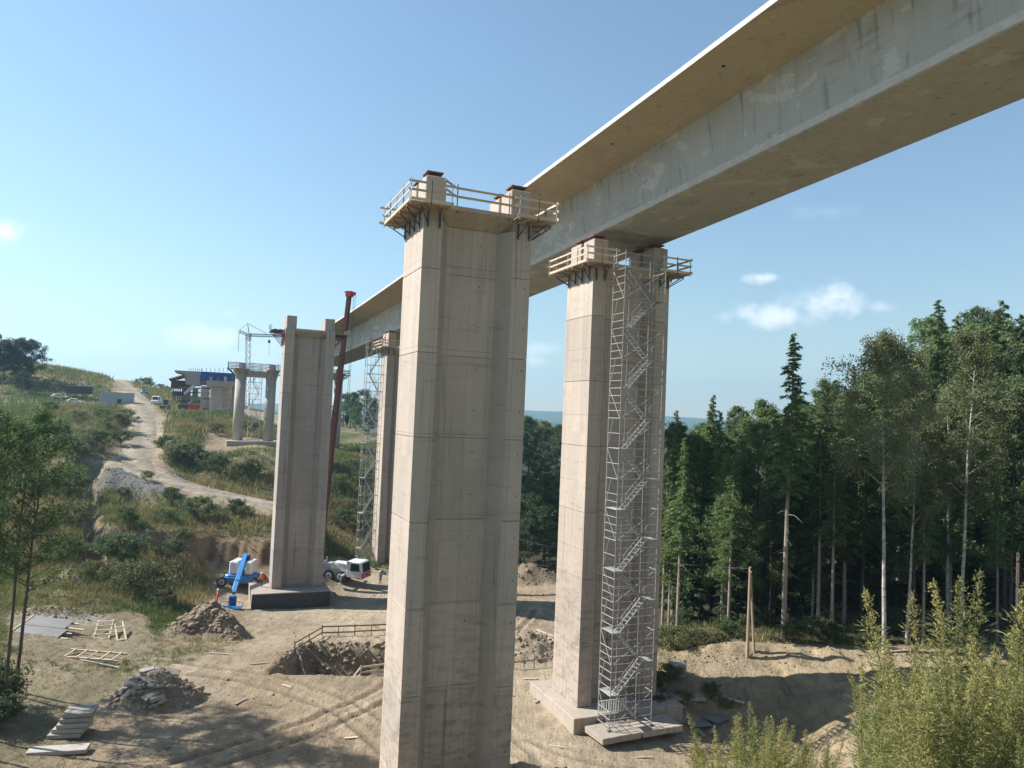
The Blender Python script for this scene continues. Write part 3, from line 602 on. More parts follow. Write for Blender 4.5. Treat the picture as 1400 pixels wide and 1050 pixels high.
# ------------------------------------------------------------------ timber work platforms
def platform(parent_xy, z, outline, rails_closed, label, brackets, plank_dir='out', skip=()):
    """outline: list of (inner point, outer point) pairs in pier-local coordinates; a planked walkway runs through them"""
    t = empty('work_platform', (*parent_xy, z), TH, label, 'work platform')
    n = len(outline); MAT = WOOD
    for i in range(n-1):
        if i in skip: continue
        (a0, b0), (a1, b1) = outline[i], outline[i+1]
        a0, b0, a1, b1 = (Vector((*q, 0)) for q in (a0, b0, a1, b1))
        k = 4
        for j in range(k):
            f0 = (j+.5)/k; p = a0.lerp(b0, f0); q = a1.lerp(b1, f0)
            w = ((b0-a0).length)/k*.96; dz = random.uniform(-.012, .012); ex = (q-p).normalized()*random.uniform(0, .08)
            bar('plank', p+Vector((0, 0, dz))-ex, q+Vector((0, 0, dz))+ex, w, .05, MAT, t)
        L_ = (b1-b0).length; m = max(1, round(L_/1.6))
        for j in range(m+1):
            if j == 0 and i > 0 and (i-1) not in skip: continue
            p = b0.lerp(b1, j/m); bar('rail_post', p+Vector((0, 0, -.15)), p+Vector((0, 0, 1.25)), .05, .05, STEELD if j % 2 else STEEL, t)
        for h, hh in ((.12, .17), (.62, .13), (1.1, .13)):
            ex = (b1-b0).normalized()*random.uniform(.1, .35)
            bar('guard_rail', b0+Vector((0, 0, h))-ex, b1+Vector((0, 0, h))+ex*.6, .035, hh, WOODL, t)
        for j in range(m):
            f = (j+.5)/m; p = a0.lerp(a1, f); q = b0.lerp(b1, f)
            bar('joist', p+Vector((0, 0, -.1)), q+Vector((0, 0, -.1)), .08, .13, WOODG, t)
            bar('bracket_strut', p+Vector((0, 0, -1.0)), q+Vector((0, 0, -.17)), .06, .06, STEELD, t)
            bar('bracket_hanger', p+(q-p)*.06+Vector((0, 0, -1.1)), p+(q-p)*.06+Vector((0, 0, -.17)), .09, .09, STEELD, t)
    return t
def pier_platforms(s, l, z, which, Wd=6.8, T=4.2, wd=1.05):
    c = SL(s, l+Wd/2); xy = (c.x, c.y); a = Wd/2
    def end(sg, f_in):
        g = .06; o = wd
        inner = [(sg*(a-f_in), -g), (sg*(a+g), -g), (sg*(a+g), T+g), (sg*(a-f_in), T+g)]
        outer = [(sg*(a-f_in), -g-o), (sg*(a+g+o), -g-o), (sg*(a+g+o), T+g+o), (sg*(a-f_in), T+g+o)]
        return list(zip(inner, outer))
    for sg, lab in which: platform(xy, z, end(sg, 1.3), False, lab, True)
pier_platforms(40.8, 11.16, 33.75, [(-1, 'timber work platform with guard rails round the left end of the nearest pier top'), (1, 'timber work platform with guard rails round the right end of the nearest pier top')])
pier_platforms(48.47, 26.5, 33.55, [(-1, 'timber work platform round the left end of the scaffolded pier top below the deck'), (1, 'timber work platform round the right end of the scaffolded pier top against the sky')])
pier_platforms(112, 25.9, 31.7, [(-1, 'timber work platform with a worker, on the pier just behind the nearest pier')])
# rails linking both platform ends of the nearest pier
t = empty('guard_railing', SL(40.8, 14.56, 34.15), TH, 'two brown guard rails spanning the gap across the nearest pier top', 'railing')
for h in (.55, 1.05):
    bar('guard_rail', (-2.3, -.3, h+.25), (-1.5, .05, h), .04, .13, WOOD, t); bar('guard_rail', (-1.5, .05, h), (2.1, .05, h-.02), .04, .13, WOOD, t); bar('guard_rail', (2.0, .02, h), (2.5, -.3, h), .04, .13, WOOD, t)
for x in (-1.4, 1.9): bar('rail_post', (x, .1, -.4), (x, .1, 1.3), .05, .05, STEELD, t)
# formwork brackets at the top of the free-standing pier
for sg, lab in ((-1, 'climbing formwork brackets on the left side of the free standing pier top'), (1, 'climbing formwork brackets on the right side of the free standing pier top')):
    t = empty('formwork_bracket', SL(96.9, 9.3+3.1, 31.0), TH, lab, 'formwork bracket'); a = 3.12*sg
    for y in (.5, 2.1, 3.7):
        bar('bracket_arm', (a, y, .6), (a+sg*1.7, y, .6), .1, .14, STEELD, t); bar('bracket_arm', (a, y, .2), (a+sg*1.3, y, .2), .08, .1, RUST, t)
        bar('bracket_strut', (a, y, -1.1), (a+sg*1.5, y, .55), .07, .07, RUST, t); bar('bracket_hanger', (a+sg*.06, y, -1.2), (a+sg*.06, y, .9), .1, .1, PAINTR, t)
    for y in (.2, 1.2, 2.2, 3.2): bar('rail_tube', (a+sg*1.6, y, .65), (a+sg*1.75, y+.4, 1.4), .05, .05, STEEL, t)
    bar('plank', (a+sg*.6, -.2, .70), (a+sg*.6, 4.4, .70), .5, .05, WOODG, t); bar('plank', (a+sg*1.2, -.2, .70), (a+sg*1.2, 4.4, .70), .5, .05, WOODG, t)
def ring_platform(s, l, z, wx, wy, label):
    c = SL(s, l); t = empty('work_platform', (c.x, c.y, z), TH, label, 'work platform')
    cs = [(-wx, -wy), (wx, -wy), (wx, wy), (-wx, wy), (-wx, -wy)]
    for (x0, y0), (x1, y1) in zip(cs[:-1], cs[1:]):
        for k in range(3):
            f = 1-.13*k; bar('plank', (x0*f, y0*f, 0), (x1*f, y1*f, 0), .36, .06, WOODG, t)
        for h in (.5, 1.05): bar('guard_rail', (x0, y0, h), (x1, y1, h), .05, .14, WOODG, t)
        m = max(2, round(max(abs(x1-x0), abs(y1-y0))/1.5))
        for j in range(m):
            f = j/m; p = (x0+(x1-x0)*f, y0+(y1-y0)*f); bar('rail_post', (*p, -.1), (*p, 1.3), .06, .06, STEELD, t); bar('bracket_strut', (p[0]*.8, p[1]*.7, -1.0), (*p, -.05), .08, .08, STEELD, t)
    return t
ring_platform(157, 9.9, 29.2, 5.4, 2.6, 'grey timber work platform round the tops of the left pair of round columns')
ring_platform(181, 27.4, 30.2, 5.2, 2.4, 'timber work platform at the top of the half hidden round columns')
# ------------------------------------------------------------------ stair scaffolds
def stair_tower(name, loc, w, d, H, lift, label, r=.031, mat=STEELB, rails=4, rz=TH, bars=True, step_off=0):
    t = empty(name, loc, rz, label, 'scaffold'); hw = w/2; hd = d/2
    for x in (-hw, hw):
        for y in (-hd, hd):
            rod('standard', (x, y, 0), (x, y, H), r, mat, t); bar('base_plate', (x, y, -.02), (x, y, .04), .22, .22, STEELD, t)
    for x in (-hw*.45, hw*.55): rod('standard', (x, hd*.1, .2), (x, hd*.1, H-.4), r*.8, mat, t)
    n = int(H/lift)
    for k in range(n+1):
        for j in range(rails):
            z = k*lift+.22+j*lift/rails
            if z > H: break
            sk = RNG.random()
            rod('ledger', (-hw, -hd, z), (hw, -hd, z), r*.95, mat, t)
            if j % 2 == 0 or sk > .3: rod('ledger', (-hw, -hd, z), (-hw, hd, z), r*.85, mat, t)
            if j == 0: rod('ledger', (hw, -hd, z), (hw, hd, z), r*.85, mat, t)
            if j < 2: rod('ledger', (-hw, hd, z), (hw, hd, z), r*.7, mat, t)
        z = k*lift+.22
        if z+lift > H+.3: break
        sg = 1 if k % 2 else -1
        if k % 4 != 3: rod('brace', (-hw*.98, -hd-.03, z), (hw*.98, -hd-.03, z+lift), r*.8, mat, t)
        rod('brace', (-hw-.03, -hd, z) if k % 2 == 0 else (-hw-.03, hd, z), (-hw-.03, hd, z+lift) if k % 2 == 0 else (-hw-.03, hd*.1, z+lift), r*.75, mat, t)
        # stair flight
        yy = -hd*.45 if sg > 0 else hd*.45; xa, xb = -sg*hw*.62, sg*hw*.55
        m = MB()
        for o in (-.3, .3): m.beam((xa, yy+o, z), (xb, yy+o, z+lift), .035, .09)
        ns = 9
        for q in range(1, ns): m.box((xa+(xb-xa)*q/ns, yy, z+lift*q/ns), (.16, .58, .02))
        f = m.build('stair_flight', STEEL, t)
        m = MB()
        for hh in (.55, 1.0): m.tube((xa, yy-.32, z+hh), (xb, yy-.32, z+lift+hh), r*.7, n=6)
        for q in (.05, .5, .95): m.tube((xa+(xb-xa)*q, yy-.32, z+lift*q), (xa+(xb-xa)*q, yy-.32, z+lift*q+1.0), r*.65, n=6)
        m.build('handrail', mat, f)
        MB().box((sg*hw*.80, 0, z+lift), (w*.19, d*.94, .06)).build('landing', STEELB, t)
    return t
pp = SL(46.95, 30.35, 1.1)
stair_tower('stair_scaffold', SL(45.85, 28.9, .56), 3.4, 1.6, 33.6, 2.14, 'tall galvanised stair scaffold tower up the face of the pier under the deck')
m = empty('barrier_grille', SL(46.85, 28.5, .96), TH, 'small white slatted barrier at the foot of the stair scaffold', 'barrier')
for k in range(12): bar('slat', (-1.1+k*.2, 0, .12), (-1.1+k*.2, 0, .92), .07, .03, PAINTW, m)
for h in (.08, .95): bar('frame_bar', (-1.2, 0, h), (1.2, 0, h), .05, .07, PAINTW, m)
b = at(499, 762, 111.5)
stair_tower('stair_scaffold', (b.x, b.y, tz(b.x, b.y)), 2.5, 1.6, 35.5, 2.6, 'slim stair scaffold tower standing beside the pier behind the mobile crane', r=.034, rails=2)
b = at(346, 596, 150)
stair_tower('stair_scaffold', (b.x, b.y, 14.95), 2.2, 1.5, 14.2, 2.3, 'small stair scaffold between the pair of round columns', r=.034, rails=2, mat=STEEL)
# ------------------------------------------------------------------ far end of the bridge
def pbox(name, x0, x1, y0, y1, Y, depth, mat, parent, bevel=0):   # a block whose front face fills that view window at distance Y, standing square to the bridge
    a = at(x0, y1, Y); b = at(x1, y1, Y); top = at((x0+x1)/2, y0, Y).z
    w = (b-a).length/ (math.cos(TH)+.0); c = (a+b)/2+DV*depth/2
    o = MB().box((0, 0, 0), (w, depth, abs(top-a.z))).build(name, mat, None, bevel=bevel); o.location = (c.x, c.y, (a.z+top)/2); o.rotation_euler = (0, 0, TH)
    if parent:
        inv = (Matrix.Translation(parent.location) @ Matrix.Rotation(parent.rotation_euler.z, 4, 'Z')).inverted(); o.parent = parent; o.matrix_parent_inverse = inv
    return o
def pz(px, py, Y): return at(px, py, Y)
b = at(300, 569, 197)
t = empty('twin_blade_pier', b, TH, 'row of square concrete pier blades under the blue formwork in the distance', 'bridge pier')
for (x0, x1, Yb, yb) in ((287, 299, 197, 569), (301, 311, 206, 567), (315, 325, 201, 568), (312.5, 318, 222, 565)): pbox('blade', x0, x1, 526, yb, Yb, 3.2, CONR, t, bevel=.05)
for i in range(14): pbox('shore_post', 282+i*3.1, 282.5+i*3.1, 520, 568, 209+i % 3*4, .15, (RUST, STEELD, WOODG)[i % 3], t)
for i in range(5): pbox('shore_beam', 281, 326, 531+i*7, 531.8+i*7, 211, .2, (RUST, WOODG)[i % 2], t)
pbox('cross_beam', 286, 326, 521, 528, 196.5, 3.8, CONR, t)
t = empty('formwork_gantry', at(300, 528, 205), TH, 'blue formwork box of the deck under construction on distant piers', 'formwork')
for i in range(8): pbox('panel', 275+i*6, 280.6+i*6, 508+i*.35, 521+i*.3, 206, .5, BLUED, t)
pbox('deck_form', 277, 323, 513, 522, 207, 9, BLUED, t); pbox('soffit_beam', 278, 324, 522, 526, 204, 8, RUST, t)
for i in range(9): pbox('guard_post', 276+i*5.8, 276.5+i*5.8, 503.5, 509, 206, .1, STEELD, t)
for x in (286, 296, 306, 316): pbox('shore_frame', x, x+3.2, 515, 530, 202, .6, WOODG if x % 4 else RUST, t)
t = empty('abutment_span', at(255, 560, 235), TH, 'distant first span of the bridge with pale trapezoid deck end and brown formwork', 'bridge span')
ca = at(262, 560, 235); zt_ = at(262, 509, 235).z; zb_ = at(262, 521, 235).z
m = MB(); 
vs = []
for y in (0, 16):
    for x, z in ((-2.2, zb_-1.2), (2.4, zb_-1.2), (2.8, zt_-.4), (3.3, zt_), (3.3, zt_+.35), (-5.6, zt_+.35), (-5.6, zt_-.0), (-2.9, zt_-.7)): vs.append((x, y, z-ca.z))
m.add(vs, [(i, (i+1) % 8, 8+(i+1) % 8, 8+i) for i in range(8)]+[tuple(range(7, -1, -1)), tuple(range(8, 16))])
o = m.build('deck_end', CONR, None); o.location = ca; o.rotation_euler = (0, 0, TH); o.parent = t; o.matrix_parent_inverse = (Matrix.Translation(t.location) @ Matrix.Rotation(TH, 4, 'Z')).inverted()
for (x0, x1, y0, Yc) in ((249, 258, 526, 238), (262.5, 269, 530, 250), (274, 284, 528, 231)): pbox('column', x0, x1, y0, 561, Yc, 3.5, CONR, t)
for i in range(16): pbox('shore_post', 250+i*2.3, 250.4+i*2.3, 522, 560, 236+i % 4*3, .15, (RUST, STEELD, WOODG)[i % 3], t)
for i in range(5): pbox('shore_beam', 248, 284, 524+i*6, 524.8+i*6, 237, .2, (RUST, WOODG)[i % 2], t)
for i in range(5): pbox('wing_formwork', 231.5+i*4.2, 235.2+i*4.2, 517-i*1.2, 520-i*1.0, 232, 12, RUST, t)
for i in range(5): pbox('shore_tower', 236+i*3, 237.2+i*3, 520, 547, 233+i*1.5, .8, RUST, t)
pbox('shore_deck', 235, 252, 520, 531, 236, 4, RUST, t); pbox('shore_deck', 237, 251, 535, 541, 236, 4, RUST, t)
for i in range(7): pbox('guard_post', 258+i*2.8, 258.5+i*2.8, 503.5, 509, 235, .1, STEELD, t)
for i in range(3):
    bar('stair_flight', t.matrix_world.inverted() @ Vector((0, 0, 0)), (0, 0, 1), .01, .01, STEEL, t) if False else None
def wbar(name, p, q, w, h, mat, parent):
    inv = (Matrix.Translation(parent.location) @ Matrix.Rotation(parent.rotation_euler.z, 4, 'Z')).inverted()
    return bar(name, inv @ Vector(p), inv @ Vector(q), w, h, mat, parent)
wbar('stair_flight', at(252, 539, 231), at(266, 528, 231), .5, .7, STEEL, t); wbar('stair_flight', at(257, 553, 231), at(263, 548, 231), .5, .6, STEEL, t); wbar('stair_rail', at(252, 536, 231), at(266, 525, 231), .15, .15, STEEL, t)
# tower crane
t = empty('tower_crane', at(338, 560, 236), 0, 'small tower crane with lattice mast rising behind the round columns', 'tower crane')
def P(px, py): return at(px, py, 236)
def lattice(name, p, q, w, n, mat, parent, inv_loc):
    m = MB(); p = p-inv_loc; q = q-inv_loc; d = (q-p); u = d.normalized(); a = u.cross(Vector((0, 1, 0))).normalized()*w/2; b_ = u.cross(a).normalized()*w/2
    cs = [a+b_, a-b_, -a-b_, -a+b_]
    for c in cs: m.tube(p+c, q+c, .07, n=5)
    for k in range(n):
        for i in range(4):
            c0, c1 = cs[i], cs[(i+1) % 4]
            if k % 2: c0, c1 = c1, c0
            m.tube(p+d*(k/n)+c0, p+d*((k+1)/n)+c1, .05, n=4)
    return m.build(name, mat, parent)
lattice('mast', P(338, 560), P(339.5, 456), 1.2, 26, STEEL, t, t.location); lattice('mast_top', P(339.3, 466), P(339.8, 456), 1.25, 4, PAINTR, t, t.location)
lattice('jib', P(340, 458), P(392, 459.5), .8, 26, STEELD, t, t.location); lattice('counter_jib', P(327, 453), P(340, 458), .8, 7, STEELD, t, t.location)
m = MB()
for a, b in (((340, 456), (338.5, 442)), ((338.5, 442), (327, 452)), ((338.5, 442), (366, 457)), ((327, 452), (325.5, 480)), ((338.5, 442), (341, 456))): m.tube(P(*a)-t.location, P(*b)-t.location, .07, n=5)
m.build('tie_bar', STEELD, t)
m = MB(); m.tube(P(368, 459)-t.location, P(368, 486)-t.location, .04, n=5); m.box(P(368, 467)-t.location, (.6, .6, .9)); m.build('hoist_line', STEELD, t)
# site clutter up the hill
def thing_box(name, label, cat, x0, x1, y0, y1, Y, depth, mat, group=None, ribs=0, extra=None):
    c = at((x0+x1)/2, y1, Y); t = empty(name, (c.x, c.y, c.z), TH, label, cat, group)
    w = abs(at(x1, y1, Y).x-at(x0, y1, Y).x)/math.cos(TH); h = at((x0+x1)/2, y0, Y).z-c.z
    MB().box((0, depth/2, h/2-.15), (w, depth, h+.3)).build('shell', mat, t, bevel=.05)
    for i in range(ribs): bar('rib', (-w/2+w*(i+.5)/ribs, -.05, .1), (-w/2+w*(i+.5)/ribs, -.05, h-.1), .12, .08, mat, t)
    MB().box((0, depth/2, h+.06), (w+.1, depth+.1, .12)).build('roof', GREYP, t)
    return t, w, h
thing_box('shipping_container', 'red container standing beside the dirt road below the distant span', 'container', 257, 271, 553, 566, 205, 2.5, PAINTR, ribs=8)
thing_box('shipping_container', 'dark grey container left of the red container', 'container', 244, 257, 553, 564, 208, 2.5, STEELD, ribs=8)
thing_box('shipping_container', 'small blue container at the foot of the distant pier blades', 'container', 297, 308, 560, 569, 192, 2.4, BLUED, ribs=6)
thing_box('portable_toilet', 'teal portable toilet standing beside the top of the dirt road', 'toilet', 209, 217.5, 535, 544, 262, 2, TEAL)
t, w, h = thing_box('site_cabin', 'pale grey site cabin container left of the dirt road', 'cabin', 140, 178, 537, 555, 190, 2.5, GREYP, ribs=14)
MB().box((w*.08, -.06, 1.2), (1.0, .06, 1.2)).build('window', GLASS, t)
thing_box('site_cabin', 'dark container behind the parked white cars on the hillside', 'container', 93, 122, 528, 537, 218, 2.5, STEELD, ribs=10)
for i, x in enumerate((276, 284, 292)):
    c = at(x, 575, 178); t = empty('plastic_tank', c, TH, ['pale blue plastic tank, leftmost of the three below the distant piers', 'blue plastic tank, middle of the three below the distant piers', 'blue plastic tank, rightmost of the three, next to the orange pipe'][i], 'tank', 'plastic tanks below the distant piers')
    MB().tube((0, 0, 0), (0, 0, 1.0), .58, n=14).build('body', LBLUE, t, bevel=.06); MB().tube((0, 0, 1.0), (0, 0, 1.1), .3, n=10).build('lid', BLACK, t)
    for z in (.3, .7): MB().tube((0, 0, z), (0, 0, z+.06), .61, n=14).build('hoop', LBLUE, t)
a = at(297, 572, 180); b = at(325, 576, 178)
o = MB().tube((0, 0, 0), b-a, .45, n=14).build('steel_pipe', ORANGEP); o.location = a; tag(o, 'long orange pipe lying on the terrace right of the blue tanks', 'pipe')
# vehicles
def wheel(parent, x, y, r, w, name='wheel'):
    m = MB(); n = 16; vs = []
    for yy, rr in ((-w/2, r*.86), (-w/2*.8, r), (w/2*.8, r), (w/2, r*.86)): vs += [(x+rr*math.cos(6.2832*i/n), y+yy, r+rr*math.sin(6.2832*i/n)) for i in range(n)]
    m.add(vs, [(k*n+i, k*n+(i+1) % n, (k+1)*n+(i+1) % n, (k+1)*n+i) for k in range(3) for i in range(n)]+[tuple(range(n)), tuple(range(4*n-1, 3*n-1, -1))])
    o = m.build(name, TYRE, parent)
    sg = 1 if y > 0 else -1
    MB().tube((x, y+sg*w*.5, r), (x, y+sg*(w*.5+.03), r), r*.55, r*.5, n=14).build('rim', GREYP, o)
    MB().tube((x, y+sg*w*.5, r), (x, y+sg*(w*.5+.07), r), r*.2, n=10).build('hub', STEELD, o)
    return o
def car(loc, rz, mat, label, van=False, cat='car'):
    t = empty('parked_van' if van else 'parked_car', loc, rz, label, cat)
    if van: pr = [(-2.6, .35), (2.5, .35), (2.6, .8), (2.45, 1.1), (1.75, 1.25), (1.1, 2.15), (.8, 2.3), (-2.5, 2.35), (-2.6, 2.1)]
    else: pr = [(-2.15, .35), (2.1, .35), (2.15, .75), (1.2, .92), (.55, 1.38), (-.9, 1.45), (-1.75, 1.05), (-2.15, .95)]
    MB().prof(pr, -.85, .85).build('body', mat, t, bevel=.06)
    g = [(1.72, 1.28), (1.12, 2.08), (.35, 2.08), (.35, 1.28)] if van else [(1.0, .98), (.5, 1.33), (-.85, 1.38), (-1.4, 1.02)]
    for y in (-.862, .842): MB().prof(g, y, y+.02).build('side_window', GLASS, t)
    a, b = ((1.80, 1.27), (1.15, 2.12)) if van else ((1.2, .95), (.6, 1.36))
    m = MB(); m.add([(a[0], -.7, a[1]), (a[0], .7, a[1]), (b[0], .62, b[1]), (b[0], -.62, b[1]), (a[0]+.03, -.7, a[1]+.03), (a[0]+.03, .7, a[1]+.03), (b[0]+.03, .62, b[1]+.03), (b[0]+.03, -.62, b[1]+.03)], [(4, 5, 6, 7), (0, 4, 7, 3), (1, 2, 6, 5), (3, 7, 6, 2), (0, 1, 5, 4)]); m.build('windscreen', GLASS, t)
    for x in ((-1.6, 1.65) if van else (-1.35, 1.35)):
        for y in (-.78, .78): wheel(t, x, y, .34, .22)
    for y in (-.6, .6): MB().box(((2.58 if van else 2.14), y, .8), (.06, .3, .16)).build('headlight', PAINTW, t)
    return t
def onground(px, py, Y):
    p = at(px, py, Y); p.z = tz(p.x, p.y); return p
car(onground(82, 540, 212), rad(10), PAINTW, 'white car parked on the hillside, leftmost of the two', False)
car(onground(104, 541, 208), rad(-5), PAINTW, 'white car parked on the hillside in front of the dark container', False)
car(onground(213, 558, 198), rad(-75), PAINTW, 'white van parked facing the camera at the side of the dirt road', True, 'van')
car(onground(146, 517, 300), rad(20), GREYP, 'grey car far up at the crest of the dirt road', False)
car(onground(196, 551, 235), rad(-60), PAINTB, 'small blue car on the dirt road behind the white van', False)
# telehandler-like loader by the van
p = onground(226, 560, 190); t = empty('wheel_loader', p, rad(-70), 'dark brown wheel loader standing right of the white van', 'loader')
for x in (-1.1, 1.1):
    for y in (-.9, .9): wheel(t, x, y, .62, .45)
MB().prof([(-2, .6), (1.9, .6), (1.9, 1.2), (.6, 1.4), (-.9, 1.5), (-2, 1.3)], -.7, .7).build('body', RUST, t, bevel=.05)
MB().prof([(-.6, 1.4), (.6, 1.4), (.4, 2.7), (-.5, 2.7)], -.6, .6).build('cab', STEELD, t, bevel=.05); MB().prof([(.66, 1.6), (.7, 1.6), (.5, 2.5), (.46, 2.5)], -.5, .5).build('windscreen', GLASS, t)
m = MB(); m.beam((.5, .55, 1.6), (2.7, .55, .6), .15, .22); m.beam((.5, -.55, 1.6), (2.7, -.55, .6), .15, .22); m.build('loader_arm', RUST, t)
MB().prof([(2.5, .15), (3.4, .15), (3.2, .3), (2.7, .35), (2.6, 1.0), (2.5, 1.0)], -1.1, 1.1).build('bucket', STEELD, t)
# ------------------------------------------------------------------ mobile crane
def mobile_crane():
    p = at(470, 797, 103.5); gz = tz(p.x, p.y)+.05; rz = rad(-14)
    t = empty('mobile_crane', (p.x-2.6, p.y+.8, gz), rz, 'white and red mobile crane parked behind the free standing pier with its boom raised', 'crane')
    for x in (-5.2, -3.6, -1.9, 1.0, 2.7):
        for y in (-1.15, 1.15): wheel(t, x, y, .78, .5)
    MB().prof([(-6.4, .9), (5.0, .9), (5.0, 1.35), (3.3, 1.65), (-6.4, 1.75)], -1.2, 1.2).build('chassis', GREYP, t, bevel=.04)
    MB().box((2.15, 0, 2.05), (2.3, 2.2, .75)).build('deck_box', PAINTW, t, bevel=.06)
    MB().box((.3, 0, 1.95), (1.3, 2.3, .45)).build('deck_box', GREYP, t, bevel=.05)
    c = MB().prof([(3.45, .75), (5.9, .75), (6.0, 1.5), (5.75, 2.75), (5.5, 2.9), (3.5, 2.9)], -1.25, 1.25).build('cab', PAINTW, t, bevel=.08)
    MB().prof([(5.93, 1.55), (6.03, 1.55), (5.80, 2.7), (5.70, 2.7)], -1.12, 1.12).build('windscreen', GLASS, c)
    for y in (-1.272, 1.252): MB().prof([(4.1, 1.65), (5.5, 1.65), (5.4, 2.65), (4.2, 2.65)], y, y+.02).build('side_window', GLASS, c)
    MB().box((5.95, 0, 1.08), (.25, 2.52, .7)).build('bumper', PAINTR, c, bevel=.04)
    for y in (-.95, .95): MB().box((6.09, y, 1.1), (.06, .35, .2)).build('headlight', PAINTW, c)
    for x in (-2.9, 3.3):
        for y in (-1, 1):
            m = MB(); m.beam((x, y*1.2, 1.1), (x, y*2.4, 1.0), .2, .22); m.tube((x, y*2.4, 1.1), (x, y*2.4, .15), .08, n=10); m.tube((x, y*2.4, .02), (x, y*2.4, .12), .28, n=12); m.build('outrigger', PAINTW, t)
    for k in range(4): bar('step', (-.75, -1.32, .6+k*.28), (-.2, -1.32, .6+k*.28), .2, .06, PAINTW, t)
    # superstructure
    MB().tube((-2.0, 0, 1.75), (-2.0, 0, 2.1), 1.0, n=20).build('slewing_ring', STEELD, t)
    MB().prof([(-4.6, 2.1), (-.6, 2.1), (-.6, 2.7), (-2.0, 3.3), (-4.6, 3.3)], -.55, 1.2).build('superstructure', PAINTW, t, bevel=.05)
    MB().box((-5.0, .2, 2.9), (1.1, 2.4, 1.5)).build('counterweight', GREYP, t, bevel=.05)
    c = MB().prof([(-1.9, 2.15), (.0, 2.15), (.1, 3.0), (-.3, 4.1), (-1.7, 4.1), (-1.9, 3.4)], -1.5, -.6).build('operator_cab', PAINTW, t, bevel=.06)
    MB().prof([(-1.55, 2.95), (-.15, 2.95), (-.45, 3.9), (-1.5, 3.9)], -1.522, -1.502).build('side_window', GLASS, c)
    MB().prof([(.11, 2.6), (.17, 2.6), (.16, 3.05), (-.2, 4.0), (-.26, 4.0), (.1, 3.0)], -1.42, -.68).build('windscreen', GLASS, c)
    # boom
    base = at(435, 766, 101.5); tip = at(477.5, 404, 101.5); inv = (Matrix.Translation(t.location) @ Matrix.Rotation(rz, 4, 'Z')).inverted(); base = inv @ base; tip = inv @ tip; d = tip-base
    for k, (f0, f1, w) in enumerate(((0, .34, .74), (.33, .56, .66), (.55, .78, .58), (.77, 1.0, .50))):
        q = bar('boom_section', base+d*f0, base+d*f1, w*1.0, w*1.15, MAROON, t)
        bar('collar', base+d*(f1-.006), base+d*(f1+.004), w*1.08, w*1.23, STEELD, t)
    m = MB(); u = d.normalized(); s = Vector((1, 0, 0))
    m.box(tip+u*.2, (.9, .7, .8)); m.box(tip+u*.25+s*.65, (.5, .4, .45)); m.box(tip+u*.45-s*.5, (.4, .4, .25)); m.build('boom_head', PAINTR, t, bevel=.05)
    hp = tip+s*.8; lo = inv @ at(470.5, 570, 101.5); lo = Vector((hp.x-.2, hp.y, lo.z))
    for o in (-.12, .12): rod('hoist_rope', hp+Vector((o, 0, 0)), lo+Vector((o, 0, 0)), .025, STEELD, t)
    m = MB(); m.box(lo+Vector((0, 0, -.3)), (.5, .4, .8)); m.tube(lo+Vector((0, 0, -.7)), lo+Vector((0, 0, -1.1)), .12, n=8); m.build('hook_block', STEELD, t, bevel=.05)
    m = MB(); m.tube(Vector((-1.2, 0, 2.2)), base+d*.16, .22, n=10); m.build('luffing_cylinder', STEELD, t)
mobile_crane()
